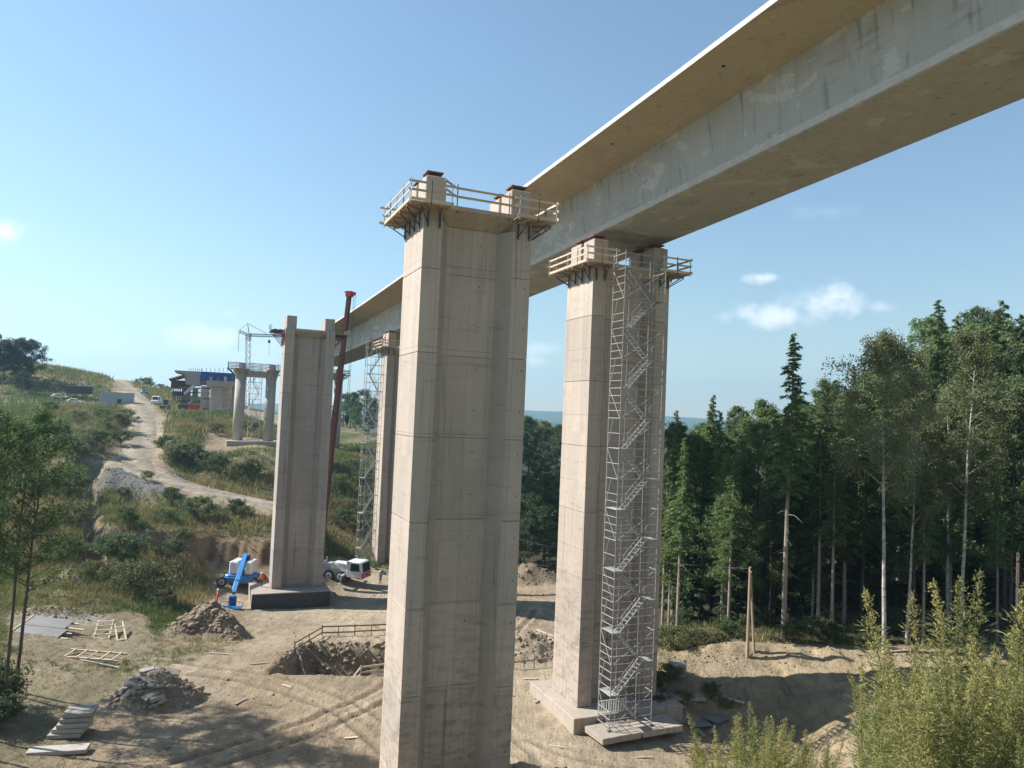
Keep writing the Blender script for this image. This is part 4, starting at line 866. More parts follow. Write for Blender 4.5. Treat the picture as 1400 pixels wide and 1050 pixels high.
# ------------------------------------------------------------------ boom lift
def boom_lift():
    p = at(331, 800, 97.5); t = empty('boom_lift', (p.x, p.y, tz(p.x, p.y)), 0, 'blue telescopic boom lift with its basket lowered to the ground beside the footing', 'boom lift')
    for y in (-1.2, 1.3):
        for x in (-2.2, 2.0):
            w = wheel(t, 0, 0, .68, .5); w.location = (x, y, 0); 
            w.rotation_euler = (0, 0, rad(8))
    MB().prism([(-2.0, -.9), (-1.5, -1.2), (1.5, -1.2), (2.0, -.8), (2.0, .9), (1.5, 1.3), (-1.5, 1.3), (-2.0, 1.0)], .55, 1.55).build('chassis', PAINTB, t, bevel=.06)
    for y in (-1.15, 1.25): MB().box((-.1, y, 1.05), (4.6, .35, .5)).build('axle', PAINTB, t, bevel=.04)
    MB().tube((0, 0, 1.5), (0, 0, 1.75), .75, n=18).build('turntable', STEELD, t)
    for x0, x1 in ((-1.5, -.35), (.5, 1.45)): MB().prof([(x0, 1.6), (x1, 1.6), (x1, 3.2), (x0+.12, 3.35), (x0, 3.0)], -1.0, 1.5).build('engine_cowl', PAINTW, t, bevel=.15)
    MB().box((.05, 1.3, 2.3), (1.0, .7, 1.3)).build('counterweight', PAINTB, t, bevel=.06)
    inv = Matrix.Translation(-t.location)
    hi = inv @ at(335.5, 759.5, 98.2); lo = inv @ at(319.5, 811, 89.8); d = lo-hi
    bar('boom_section', hi, hi+d*.72, .52, .6, PAINTB, t); bar('boom_section', hi+d*.70, lo, .38, .42, PAINTB, t); MB().box((hi+Vector((.1, .3, -.5))), (.75, .9, 1.0)).build('boom_pivot', BLUED, t, bevel=.05); bar('boom_rail', hi+d*.2+Vector((-.33, 0, -.1)), hi+d*.9+Vector((-.33, 0, -.1)), .06, .2, PAINTW, t)
    gz = terr(np.array([lo.x+t.location.x]), np.array([lo.y+t.location.y]), False)[0]-t.location.z
    g = Vector((lo.x, lo.y-.4, gz))
    MB().box(g+Vector((0, .2, .75)), (.8, .5, 1.2)).build('boom_head', BLUED, t, bevel=.05)
    MB().box(g+Vector((0, -.6, .2)), (2.6, 1.1, .1)).build('basket_floor', PAINTB, t)
    for x in (-1.3, -.45, .45, 1.3):
        for y in (-1.12, -.08): bar('basket_post', g+Vector((x, y, .2)), g+Vector((x, y, .5 if y < -.5 else .75)), .05, .05, PAINTB, t)
    for h, y in ((.35, -1.12), (.5, -1.12), (.75, -.08)): bar('basket_rail', g+Vector((-1.3, y, h)), g+Vector((1.3, y, h)), .05, .06, PAINTB, t)
boom_lift()
# ------------------------------------------------------------------ people
def person(loc, rz, label, jacket, trousers, pose):
    t = empty('person', loc, rz, label, 'person')
    J = dict(hip=(0, 0, .95), waist=(0, 0, 1.12), chest=(0, .02, 1.36), neck=(0, .02, 1.53), head=(0, .05, 1.66), crown=(0, .05, 1.76))
    J.update(pose.get('spine', {}))
    V = []; E_ = []; Rr = []
    def add(p, r, prev=None):
        V.append(Vector(p)); Rr.append(r)
        if prev is not None: E_.append((prev, len(V)-1))
        return len(V)-1
    h = add(J['hip'], .15); w = add(J['waist'], .145, h); c = add(J['chest'], .165, w); nk = add(J['neck'], .062, c); hd = add(J['head'], .10, nk); add(J['crown'], .085, hd)
    heads = [len(V)-2, len(V)-1]; nf = add(Vector(J['head'])+Vector((0, .1, -.02)), .022, hd)
    for sg, leg, arm in ((-1, pose['l_leg'], pose['l_arm']), (1, pose['r_leg'], pose['r_arm'])):
        k = add((sg*.10, 0, .90), .105, h); k = add(leg[0], .068, k); k = add(leg[1], .045, k); k = add(Vector(leg[1])+Vector((0, .09, -.05)), .042, k); add(Vector(leg[1])+Vector((0, .19, -.06)), .032, k)
        k = add(Vector(J['chest'])+Vector((sg*.20, 0, .07)), .072, c); k = add(arm[0], .052, k); k = add(arm[1], .036, k)
        u = (Vector(arm[1])-Vector(arm[0])).normalized(); pl = add(Vector(arm[1])+u*.07, .034, k)
        s = u.cross(Vector((0, 1, 0))); s = s.normalized() if s.length > .1 else Vector((1, 0, 0))
        for q in range(4):
            o = s*(q-1.5)*.02; a = add(Vector(arm[1])+u*.11+o, .0095, pl); b = add(Vector(arm[1])+u*(.15-.008*abs(q-1.3))+o+Vector((0, .012, 0)), .009, a); add(Vector(arm[1])+u*(.178-.012*abs(q-1.3))+o+Vector((0, .03, 0)), .008, b)
        a = add(Vector(arm[1])+u*.06+s*.042, .010, pl); add(Vector(arm[1])+u*.10+s*.055+Vector((0, .02, 0)), .009, a)
    me = D.meshes.new('body'); me.from_pydata(V, E_, []); o = D.objects.new('body', me); COL.objects.link(o)
    md = o.modifiers.new('s', 'SKIN')
    for i, sv in enumerate(me.skin_vertices[0].data): sv.radius = (Rr[i], Rr[i]*(.8 if i in (h, w, c) else 1)); sv.use_root = i == 0
    o.modifiers.new('d', 'SUBSURF').levels = 1
    dg = bpy.context.evaluated_depsgraph_get(); me2 = D.meshes.new_from_object(o.evaluated_get(dg)); me2.name = 'body'
    D.objects.remove(o); D.meshes.remove(me)
    for mm in (jacket, trousers, SKIN, BLACK): me2.materials.append(mm)
    hz = Vector(J['hip']).z-.02; nz = Vector(J['neck']).z
    wr = [Vector(pose[k][1]) for k in ('l_arm', 'r_arm')]; an = [Vector(pose[k][1]) for k in ('l_leg', 'r_leg')]
    for p in me2.polygons:
        c_ = p.center; i = 0
        if c_.z < hz+.02 and min((c_-Vector(pose[k][0])).length for k in ('l_arm', 'r_arm')) > .22: i = 1
        if c_.z > nz and abs(c_.x-J['neck'][0]) < .16: i = 2
        if min((c_-q).length for q in wr) < .03 or any((c_-q).dot((q-Vector(pose[k][0])).normalized()) > 0 and (c_-q).length < .24 for q, k in zip(wr, ('l_arm', 'r_arm'))): i = 2
        if min((c_-q).length for q in an) < .09 or c_.z < .09: i = 3
        p.material_index = i; p.use_smooth = True
    link(D.objects.new('body', me2), t)
    m = MB(); n = 14; hc = Vector(J['head'])+Vector((0, 0, .03)); vs = []
    for r, z in ((.155, .0), (.125, .01), (.12, .06), (.09, .11), (.04, .13)): vs += [hc+Vector((r*math.cos(6.2832*i/n), r*1.1*math.sin(6.2832*i/n), z+.03)) for i in range(n)]
    m.add(vs, [(k*n+i, k*n+(i+1) % n, (k+1)*n+(i+1) % n, (k+1)*n+i) for k in range(4) for i in range(n)]+[tuple(range(4*n, 5*n))]); m.build('helmet', HELM, t, smooth=True)
    return t
STAND = dict(l_leg=((-.11, .03, .50), (-.12, -.02, .10)), r_leg=((.11, .03, .50), (.13, .02, .10)), l_arm=((-.30, -.02, 1.17), (-.32, .10, .95)), r_arm=((.30, -.02, 1.17), (.31, .12, .96)))
WALK = dict(l_leg=((-.10, .14, .52), (-.10, .10, .10)), r_leg=((.10, .02, .49), (.11, -.24, .13)), l_arm=((-.29, -.12, 1.18), (-.27, -.08, .96)), r_arm=((.29, .06, 1.17), (.27, .24, 1.02)), spine=dict(chest=(0, .06, 1.36), neck=(0, .09, 1.53), head=(0, .13, 1.65), crown=(0, .14, 1.75)))
BEND = dict(l_leg=((-.12, .08, .52), (-.13, -.03, .10)), r_leg=((.12, .06, .51), (.14, -.05, .10)), l_arm=((-.26, .34, 1.12), (-.18, .52, .96)), r_arm=((.26, .34, 1.12), (.18, .54, .98)), spine=dict(chest=(0, .16, 1.33), neck=(0, .26, 1.47), head=(0, .34, 1.57), crown=(0, .38, 1.66)))
q = at(352, 807, 92.5); person((q.x, q.y+1.5, -.7), rad(160), 'worker in orange jacket and dark trousers on the footing corner by the boom lift', HIVIS, CLOTHD, WALK)
q = onground(297, 818, 89.0); person(q, rad(-60), 'worker in orange behind the earth mound left of the lift basket', HIVIS, HIVIS, STAND)
q = onground(520, 795, 104.5); person(q, rad(150), 'person in dark clothes standing to the right of the crane cab', CLOTHG, CLOTHD, STAND)
c = SL(112+1.2, 25.9-.6, 31.75); person(c, rad(-40), 'worker in orange on the high platform under the deck', HIVIS, HIVIS, BEND)
# ------------------------------------------------------------------ fences and poles
def fence(name, label, pts, mat, posts=True, h=1.1, rails=(.45, 1.0), mids=0, wob=.05):
    c = Vector(pts[0]); t = empty(name, c, 0, label, 'fence'); P = [Vector(p)-c for p in pts]
    for p in P: bar('post', p+Vector((0, 0, -.35)), p+Vector((random.uniform(-wob, wob), 0, h+.1)), .09, .09, mat, t)
    for a, b in zip(P[:-1], P[1:]):
        for r in rails: bar('rail', a+Vector((0, 0, r+random.uniform(-wob, wob))), b+Vector((0, 0, r+random.uniform(-wob, wob))), .05, .14, mat, t)
        for k in range(mids): q = a.lerp(b, (k+1)/(mids+1)); bar('post', q+Vector((0, 0, -.35)), q+Vector((0, 0, h)), .07, .07, mat, t)
    return t
def og(x, y): return Vector((x, y, tz(x, y)))
def opx(px, py, z):       # point on the flat yard seen there
    r = FW+RT*((px-700)/FPX)+UP*((525-py)/FPX); k = (z-CZ)/r.z; return Vector((r.x*k, r.y*k, z))
p = [opx(403, 885, -.2), opx(440, 866, -.9), opx(485, 864, -.9), opx(530, 860, -.9), opx(575, 858, -.9)]
fence('pit_fence', 'weathered brown timber guard rail along the far rim of the pit', [og(a.x, a.y) for a in p], nmat('brown_rail', (.30, .20, .11), (.22, .14, .08), 5, rand=.2), mids=1)
p = [opx(418, 893, -.2), opx(403, 879, -.2)]
fence('pit_fence', 'short leaning rail at the left corner of the pit', [og(a.x, a.y) for a in p], WOODG)
p = [opx(428, 898, 0), opx(470, 911, 0), opx(493, 920, 0), opx(540, 922, 0), opx(580, 926, 0)]
fence('pit_fence', 'pale timber guard rail sagging along the near rim of the pit', [og(a.x, a.y)+Vector((0, 0, .1)) for a in p], WOODL, rails=(.15, .6, 1.05), mids=1, wob=.09)
for i, (x0, y0, x1, y1) in enumerate([(436, 893, 468, 909), (440, 897, 462, 912)]):
    a = opx(x0, y0, .1); b = opx(x1, y1, .1); o = bar('loose_board', og(a.x, a.y)+Vector((0, 0, .5-.3*i)), og(b.x, b.y)+Vector((0, 0, .12)), .2, .04, WOODL)
    tag(o, ['pale board leaning on the near pit rail', 'pale board lying on the ground beside the near pit rail'][i], 'board')
p = [at(733, 862, 80), at(748, 868, 78.5), at(766, 876, 77)]
fence('pit_fence', 'white and red barrier rail on the earth bank between the two near piers', [og(a.x, a.y) for a in p], WOODL, rails=(.3, .65, 1.05), mids=1)
p = [at(702, 926, 66), at(730, 918, 67), at(762, 905, 68)]
fence('pit_fence', 'thin brown rail on the slope of the earth bank between the near piers', [og(a.x, a.y) for a in p], WOODG, rails=(.7,), mids=1)
b = at(1022, 886, 61.5); b.z = tz(b.x, b.y); t = empty('utility_pole', b, 0, 'wooden utility pole with a brace standing at the forest edge', 'utility pole')
MB().tube((0, 0, -.5), (.05, 0, 7.3), .14, .11, n=10).build('pole', POLE, t); MB().tube((.75, .4, -.5), (.1, .05, 6.7), .11, .09, n=8).build('brace_pole', POLE, t)
for k in (-1, 1): MB().tube((.05, k*.2, 7.0), (.05, k*.2, 7.25), .05, n=8).build('insulator', BLACK, t)
MB().beam((.05, -.35, 6.95), (.05, .35, 6.95), .08, .08).build('crossarm', POLE, t)
top = b+Vector((.05, 0, 7.15))
def wire(name, label, a, c, sag):
    m = MB(); n = 16; P_ = [a.lerp(c, i/n)-Vector((0, 0, sag*4*(i/n)*(1-i/n))) for i in range(n+1)]
    for u, v in zip(P_[:-1], P_[1:]): m.tube(u-a, v-a, .018, n=4)
    o = m.build(name, STEELD); o.location = a; tag(o, label, 'wire')
wire('overhead_wire', 'overhead wire running from the utility pole past the scaffolded pier', top, at(640, 716, 118), 1.2)
b = at(221, 607, 141); b.z = tz(b.x, b.y)-.2; t = empty('wooden_pole', b, 0, 'leaning wooden pole beside the dirt road above the bushes', 'pole')
MB().tube((0, 0, -.4), (.75, 0, 6.6), .16, .12, n=10).build('pole', POLE, t); MB().tube((.72, 0, 6.45), (.76, 0, 6.75), .2, .2, n=10).build('cap', WOODG, t)
# ------------------------------------------------------------------ loose things on the yard
def slab(loc, size, rz, label, mat=STONE, name='concrete_slab', group=None, tilt=(0, 0), cat='concrete slab'):
    m = MB(); w, d, h = size; n = 4
    pts = []
    for i in range(n): pts.append((-w/2+w*i/n+random.uniform(-.03, .03), -d/2+random.uniform(-.03, .05)))
    pts.append((w/2, -d/2))
    for i in range(n): pts.append((w/2-w*i/n+random.uniform(-.03, .03), d/2+random.uniform(-.05, .03)))
    pts.append((-w/2, d/2))
    m.prism(pts, 0, h); o = m.build(name, mat, None, bevel=.02); o.location = loc; o.rotation_euler = (tilt[0], tilt[1], rz); tag(o, label, cat, group, 'thing'); return o
b = opx(92, 998, .2); z0 = tz(b.x, b.y)
names = ['bottom', 'second', 'third', 'fourth', 'top']
for k in range(5): slab((b.x+random.uniform(-.12, .12)+.12*k, b.y+random.uniform(-.1, .1)+.15*k, z0+.02+k*.29), (2.0-.06*k, 1.5, .26), rad(12+random.uniform(-5, 5)), f'grey concrete slab, {names[k]} one of the stack beside the left trees', group='stacked slabs beside the left trees')
b = opx(80, 1020, .3); slab((b.x, b.y, tz(b.x, b.y)+.05), (3.4, .95, .25), rad(14), 'long grey concrete slab lying in front of the slab stack')
p = SL(45.35, 27.7); slab((p.x, p.y, .12), (3.2, 2.3, .42), TH+rad(4), 'precast concrete plate under the foot of the stair scaffold, left one', CONF)
p = SL(45.45, 31.15); slab((p.x, p.y, .12), (3.4, 2.2, .42), TH+rad(2), 'precast concrete plate right of the scaffold foot, its edge broken', CONF)
p = at(935, 941, 58.5); slab((p.x, p.y, tz(p.x, p.y)+.05), (3.2, 1.2, .3), rad(8), 'flat concrete plate lying behind the wire cage', CONF)
for i, (px, py, L_, w_, rz, mt, lab) in enumerate([(985, 978, 2.6, 1.3, 40, TARP, 'grey sheet panel lying in the shade at the foot of the bank'), (955, 985, 1.8, 1.1, 15, TARP, 'dark panel on the ground right of the stair scaffold'), (975, 990, 1.5, .3, 60, WOODG, 'weathered board beside the dark panel'), (958, 995, 1.1, .25, 100, WOODG, 'short board pointing at the camera near the dark panel'), (935, 968, 1.9, .25, -20, WOODG, 'thin board against the right end of the footing'), (925, 973, 1.7, .2, 30, WOODL, 'pale batten beside the footing end'), (1005, 972, 1.4, .25, -35, WOODL, 'pale board lying at the toe of the shaded bank')]):
    a = opx(px, py, .1); o = bar('loose_board' if w_ < 1 else 'sheet_panel', (a.x-L_/2*math.cos(rad(rz)), a.y-L_/2*math.sin(rad(rz)), tz(a.x, a.y)+.12+.03*i), (a.x+L_/2*math.cos(rad(rz)), a.y+L_/2*math.sin(rad(rz)), tz(a.x, a.y)+.14+.03*i), w_, .05, mt); tag(o, lab, 'board')
# wire cage
p = SL(50.2, 36.3); t = empty('wire_cage', (p.x, p.y, tz(p.x, p.y)+.1), rad(8), 'grey wire mesh cage leaning beside the scaffolded pier', 'cage'); t.rotation_euler = (0, rad(6), rad(8))
for i in range(7):
    for (a, b2) in (((-.6+.2*i, -.5, 0), (-.6+.2*i, -.5, 1.15)), ((-.6+.2*i, .5, 0), (-.6+.2*i, .5, 1.15))): bar('mesh_bar', a, b2, .028, .028, STEEL, t)
for i in range(6):
    for x in (-.6, .6): bar('mesh_bar', (x, -.5+.2*i, 0), (x, -.5+.2*i, 1.15), .028, .028, STEEL, t)
for k in range(7):
    z = .02+k*.19
    for a, b2 in (((-.6, -.5, z), (.6, -.5, z)), ((-.6, .5, z), (.6, .5, z)), ((-.6, -.5, z), (-.6, .5, z)), ((.6, -.5, z), (.6, .5, z))): bar('mesh_bar', a, b2, .028, .028, STEEL, t)
bar('cage_floor', (-.6, 0, .03), (.6, 0, .03), 1.0, .05, STEELD, t); MB().box((0, 0, .55), (1.08, .88, .95)).build('liner', GREYP, t, bevel=.06)
# dark roofing panels and timber frames on the left
b = opx(62, 873, .2); t = empty('roof_panel', (b.x, b.y, tz(b.x, b.y)+.35), rad(-4), 'dark flat panel lying tilted on timbers in the grass on the left', 'panel'); t.rotation_euler = (rad(14), rad(2), rad(-4))
bar('sheet', (-2.3, -.75, .05), (2.1, -.75, .05), 1.5, .05, TARP, t); bar('sheet', (-2.3, .78, .07), (1.7, .78, .07), 1.5, .05, TARP, t)
for k in range(4): bar('bearer', (-2.4, -1.2+.8*k, -.08), (2.9+.2*k*(-1)**k, -1.2+.8*k, -.1), .14, .12, WOODL, t)
bar('edge_batten', (-2.35, -1.5, .1), (-2.35, 1.6, .1), .12, .1, WOODL, t)
def frame_stack(name, label, px, py, rz, L_, w_, n, tilt, mat):
    b = opx(px, py, .2); t = empty(name, (b.x, b.y, tz(b.x, b.y)+.25), rad(rz), label, 'timber frame'); t.rotation_euler = (tilt[0], tilt[1], rad(rz))
    for s in (-1, 1): bar('side_rail', (-L_/2, s*w_/2, 0), (L_/2, s*w_/2, .0), .1, .16, mat, t)
    for k in range(n): x = -L_/2+L_*(k+.5)/n; bar('rung', (x, -w_/2-.1, .1), (x, w_/2+.1, .1), .09, .07, mat, t)
    return t
frame_stack('timber_frame', 'pale ladder like timber frame propped up, leftmost of two by the gravel', 140, 869, 112, 4.4, 1.25, 6, (0, rad(-16)), WOODL)
frame_stack('timber_frame', 'narrow pale timber frame propped up right of the ladder like frame', 165, 868, 124, 4.4, .7, 2, (0, rad(-16)), WOODL)
frame_stack('timber_frame', 'long pale timber frame lying flat in the grass in front of the others', 128, 899, -6, 5.2, 1.3, 5, (rad(8), 0), WOODL)
for i, (x, y, a) in enumerate([(118, 903, 4), (140, 905, -9)]):
    b = opx(x, y, .2); o = bar('loose_board', (b.x-2, b.y+.3, tz(b.x, b.y)+.15), (b.x+2, b.y-.2+.1*a, tz(b.x, b.y)+.12), .16, .06, WOODG); tag(o, ['weathered board in front of the flat timber frame', 'weathered board right of the flat timber frame'][i], 'board')
for i, (px, py, L_, w_, rz, mt, lab) in enumerate([(355, 905, 1.6, .15, 20, WOODG, 'grey batten on the bare ground left of the pit'), (392, 940, 1.1, .12, -35, WOODL, 'short pale batten between the rubble pile and the nearest pier'), (330, 960, 1.4, .16, 70, WOODG, 'grey board pointing away right of the rubble pile'), (480, 1010, .9, .2, 10, WOODL, 'small pale offcut close to the nearest pier'), (300, 890, 1.8, .14, -8, WOODL, 'pale batten at the foot of the earth mound'), (180, 940, 1.3, .14, 25, WOODG, 'grey batten left of the rubble pile'), (740, 960, 1.5, .15, 40, WOODG, 'grey board left of the scaffolded footing'), (760, 1020, 1.0, .14, -20, WOODL, 'pale batten in front of the scaffolded footing'), (880, 1030, 1.2, .12, 8, WOODG, 'grey batten at the bottom edge in front of the concrete plates'), (725, 930, 1.2, .2, 5, WOODL, 'pale board beside the earth bank between the near piers')]):
    a = opx(px, py, 0); z_ = float(terr(np.array([a.x]), np.array([a.y]))[0])+.05; o = bar('loose_board', (a.x-L_/2*math.cos(rad(rz)), a.y-L_/2*math.sin(rad(rz)), z_), (a.x+L_/2*math.cos(rad(rz)), a.y+L_/2*math.sin(rad(rz)), z_+.04), w_, .05, mt); tag(o, lab, 'board')
# ------------------------------------------------------------------ stones, clods, rubble
def rock_mesh(seed, flat=1.0, n_sub=1):
    import bmesh
    rr = random.Random(seed); bm = bmesh.new(); bmesh.ops.create_icosphere(bm, subdivisions=n_sub, radius=1)
    for v in bm.verts: v.co = v.co*(.72+.5*rr.random()); v.co.z *= flat
    me = D.meshes.new('rock'); bm.to_mesh(me); bm.free(); return me
def scatter_rocks(name, pts, sizes, mat, flat=.7):
    Vs = []; Fs = []; base = 0; tmpl = []
    for s in range(5):
        me = rock_mesh(s+50, flat); tmpl.append((np.array([v.co for v in me.vertices]), np.array([p.vertices for p in me.polygons]))); D.meshes.remove(me)
    for i, (p, sz) in enumerate(zip(pts, sizes)):
        v, f = tmpl[i % 5]; a = RNG.random()*6.28; c, s = math.cos(a), math.sin(a); sc = sz*(.7+.6*RNG.random(3)); q = v*sc
        Vs.append(np.stack([q[:, 0]*c-q[:, 1]*s, q[:, 0]*s+q[:, 1]*c, q[:, 2]], 1)+p); Fs.append(f+base); base += len(v)
    o = npmesh(name, np.concatenate(Vs), np.concatenate(Fs), mat); return tag(o, kind='stuff')
def on_terrain(x, y, dz=0): return np.stack([x, y, terr(x, y)+dz], 1)
n = 5200; x = RNG.uniform(-34, 24, n); y = RNG.uniform(43, 100, n); k = fbm(x/5, y/5, 3) > -.02; x, y = x[k], y[k]
o = scatter_rocks('gravel', on_terrain(x, y, .01), RNG.gamma(1.3, .022, len(x))+.012, CLOD); tag(o, 'small stones and clods strewn over the bare yard', 'gravel')
pts = []; sz = []
for (mx, my, rx, ry, h, ro, rg), cnt in zip(MOUNDS, (900, 160, 260, 420, 0, 0, 700, 450, 120, 80)):
    a = RNG.uniform(0, 6.28, cnt); r = np.sqrt(RNG.random(cnt))*1.0; xx = mx+np.cos(a)*r*rx; yy = my+np.sin(a)*r*ry; pts.append(on_terrain(xx, yy)); sz.append(RNG.gamma(1.1, .065, cnt)+.025)
a = RNG.uniform(-5.2, 8, 1500); yy = 68.2+.1*a+RNG.uniform(-3.0, 6.0, 1500); pts.append(on_terrain(a-14.5, yy)); sz.append(RNG.gamma(1.2, .07, 1500)+.03)
a = RNG.uniform(11, 38, 700); yy = 62.6-(a-12)*.1+RNG.normal(0, .9, 700); pts.append(on_terrain(a, yy)); sz.append(RNG.gamma(1.2, .03, 700)+.015)
o = scatter_rocks('earth_clods', np.concatenate(pts), np.concatenate(sz), CLOD); tag(o, 'lumps of earth covering the mounds, the pit wall and the berm', 'clods')
x = RNG.normal(-61, 5, 900); y = RNG.normal(121, 2.6, 900); o = scatter_rocks('gravel', on_terrain(x, y), RNG.gamma(1.3, .035, 900)+.03, PEBBLE); tag(o, 'grey gravel heap beside the bend of the dirt road', 'gravel')
# rubble pile: separate broken pieces
looks = ['leaning', 'flat', 'upright', 'long thin', 'blocky', 'tilted']
for i in range(26):
    a = random.uniform(2.3, 5.2); r = random.uniform(.35, 1.0); x = -25.3+3.0*r*math.cos(a)+.2; y = 55.8+2.2*r*math.sin(a); z = float(terr(np.array([x]), np.array([y]))[0])
    w, d, h = random.uniform(.35, 1.3), random.uniform(.25, .7), random.uniform(.12, .32)
    if i < 3: w *= 1.4
    o = slab((x, y, z+.05), (w, d, h), random.uniform(0, 6), 'broken piece of grey concrete in the rubble pile on the yard', STONE, 'concrete_chunk', 'broken concrete in the rubble pile', (random.uniform(-.6, .6), random.uniform(-.6, .6)), 'rubble')
x, y = -24.6, 56.3; z = float(terr(np.array([x]), np.array([y]))[0])
slab((x, y, z+.1), (1.2, .7, .14), .4, 'pale pinkish slab lying on the very top of the rubble pile', nmat('pinkish_concrete', (.42, .34, .31), (.34, .27, .24), 3), 'concrete_slab', None, (.35, .2))
# ------------------------------------------------------------------ vegetation
def nrm(a): return a/np.maximum(np.linalg.norm(a, axis=-1, keepdims=True), 1e-9)
def tris(C, Dv, Ln, Wd, col, rng):
    """leaf-shaped triangles: base centre C, direction Dv, length, width"""
    n = len(C); Dv = nrm(Dv); s = nrm(np.cross(Dv, nrm(rng.normal(size=(n, 3)))))
    V = np.stack([C-s*Wd[:, None]/2, C+s*Wd[:, None]/2, C+Dv*Ln[:, None]], 1).reshape(-1, 3)
    return V, np.arange(3*n).reshape(-1, 3), np.repeat(col, 3, 0)
def rhomb(C, Dv, Ln, Wd, col, rng):
    n = len(C); Dv = nrm(Dv); s = nrm(np.cross(Dv, nrm(rng.normal(size=(n, 3)))))
    V = np.stack([C, C+Dv*Ln[:, None]*.45+s*Wd[:, None]/2, C+Dv*Ln[:, None], C+Dv*Ln[:, None]*.45-s*Wd[:, None]/2], 1).reshape(-1, 3)
    return V, np.arange(4*n).reshape(-1, 4), np.repeat(col, 4, 0)
def colvar(n, base, rng, amp=.3, hue=.12, alt=None, palt=.0):
    c = np.array(base)[None]*(1+amp*(rng.random((n, 1))*2-1)); c = c*(1+hue*(rng.random((n, 3))*2-1))
    if alt is not None: k = rng.random(n) < palt; c[k] = np.array(alt)*(1+amp*(rng.random((k.sum(), 1))*2-1))
    return c
def limb(m, pts, radii, n=6):
    for a, b, r0, r1 in zip(pts[:-1], pts[1:], radii[:-1], radii[1:]): m.tube(a, b, r0, r1, n)
def trunk_path(H, lean, rng, n=9, wob=.15):
    P = [Vector((0, 0, -.4))]; off = Vector((0, 0, 0))
    for i in range(1, n+1):
        f = i/n; off = off+Vector((rng.normal()*wob, rng.normal()*wob, 0))*.6
        P.append(Vector((lean[0]*H*f, lean[1]*H*f, H*f))+off*f)
    return P
def at_path(P, f):
    f = max(0, min(.9999, f))*(len(P)-1); i = int(f); return P[i].lerp(P[i+1], f-i)
def conifer(seed, H, h0, Lmax, col, density=1.0, droop=.35, r0=.2, bare=10, lean=(0, 0)):
    rng = np.random.default_rng(seed); P = trunk_path(H, lean, rng, 10, .10); m = MB(); limb(m, P, [r0*(1-.93*i/10)+.012 for i in range(11)], 8)
    C = []; Dd = []; L = []; Wd = []; nb = int((H-h0)*6.5*density)
    for b in range(nb+bare):
        if b < nb:
            f = (b+rng.random())/nb; z = h0+(H-h0)*f; Lb = Lmax*((1-f)**.75*.92+.06)*(.55+.6*rng.random())*(1 if f > .12 else .55+f*3.5)
        else: z = rng.uniform(h0*.25, h0); Lb = rng.uniform(.5, 1.9)
        p0 = at_path(P, z/H); a = rng.random()*6.2832; up = .28*(z/H)-.05; o = Vector((math.cos(a), math.sin(a), 0))
        q = [p0, p0+o*Lb*.5+Vector((0, 0, Lb*(up-.05))), p0+o*Lb+Vector((0, 0, Lb*(up-droop*(1-.6*max(0, (z-h0)/(H-h0))))))]
        limb(m, q, [.035*(Lb/2+.3), .022*(Lb/2+.3), .008], 4)
        if b >= nb: continue
        n = int(Lb*30*density)+8; t = rng.random(n)**.75; pos = np.array([list(q[0].lerp(q[1], min(1, 2*v)) if v < .5 else q[1].lerp(q[2], 2*v-1)) for v in t])
        side = np.stack([-math.sin(a)*np.ones(n), math.cos(a)*np.ones(n), np.zeros(n)], 1)*rng.choice([-1, 1], n)[:, None]
        d = side*(.8)+np.array([o.x, o.y, 0])*.7+np.array([0, 0, -.35])+rng.normal(0, .35, (n, 3))
        C.append(pos+rng.normal(0, .05, (n, 3))); Dd.append(d); L.append((.28+.55*rng.random(n))*(.55+.45*(1-t))*(.6+Lb*.22)); Wd.append(.10+.10*rng.random(n))
    C, Dd, L, Wd = map(np.concatenate, (C, Dd, L, Wd)); rng2 = np.random.default_rng(seed+1)
    return m, tris(C, Dd, L*1.05, Wd*.85, colvar(len(C), col, rng2, .4, .1), rng2)
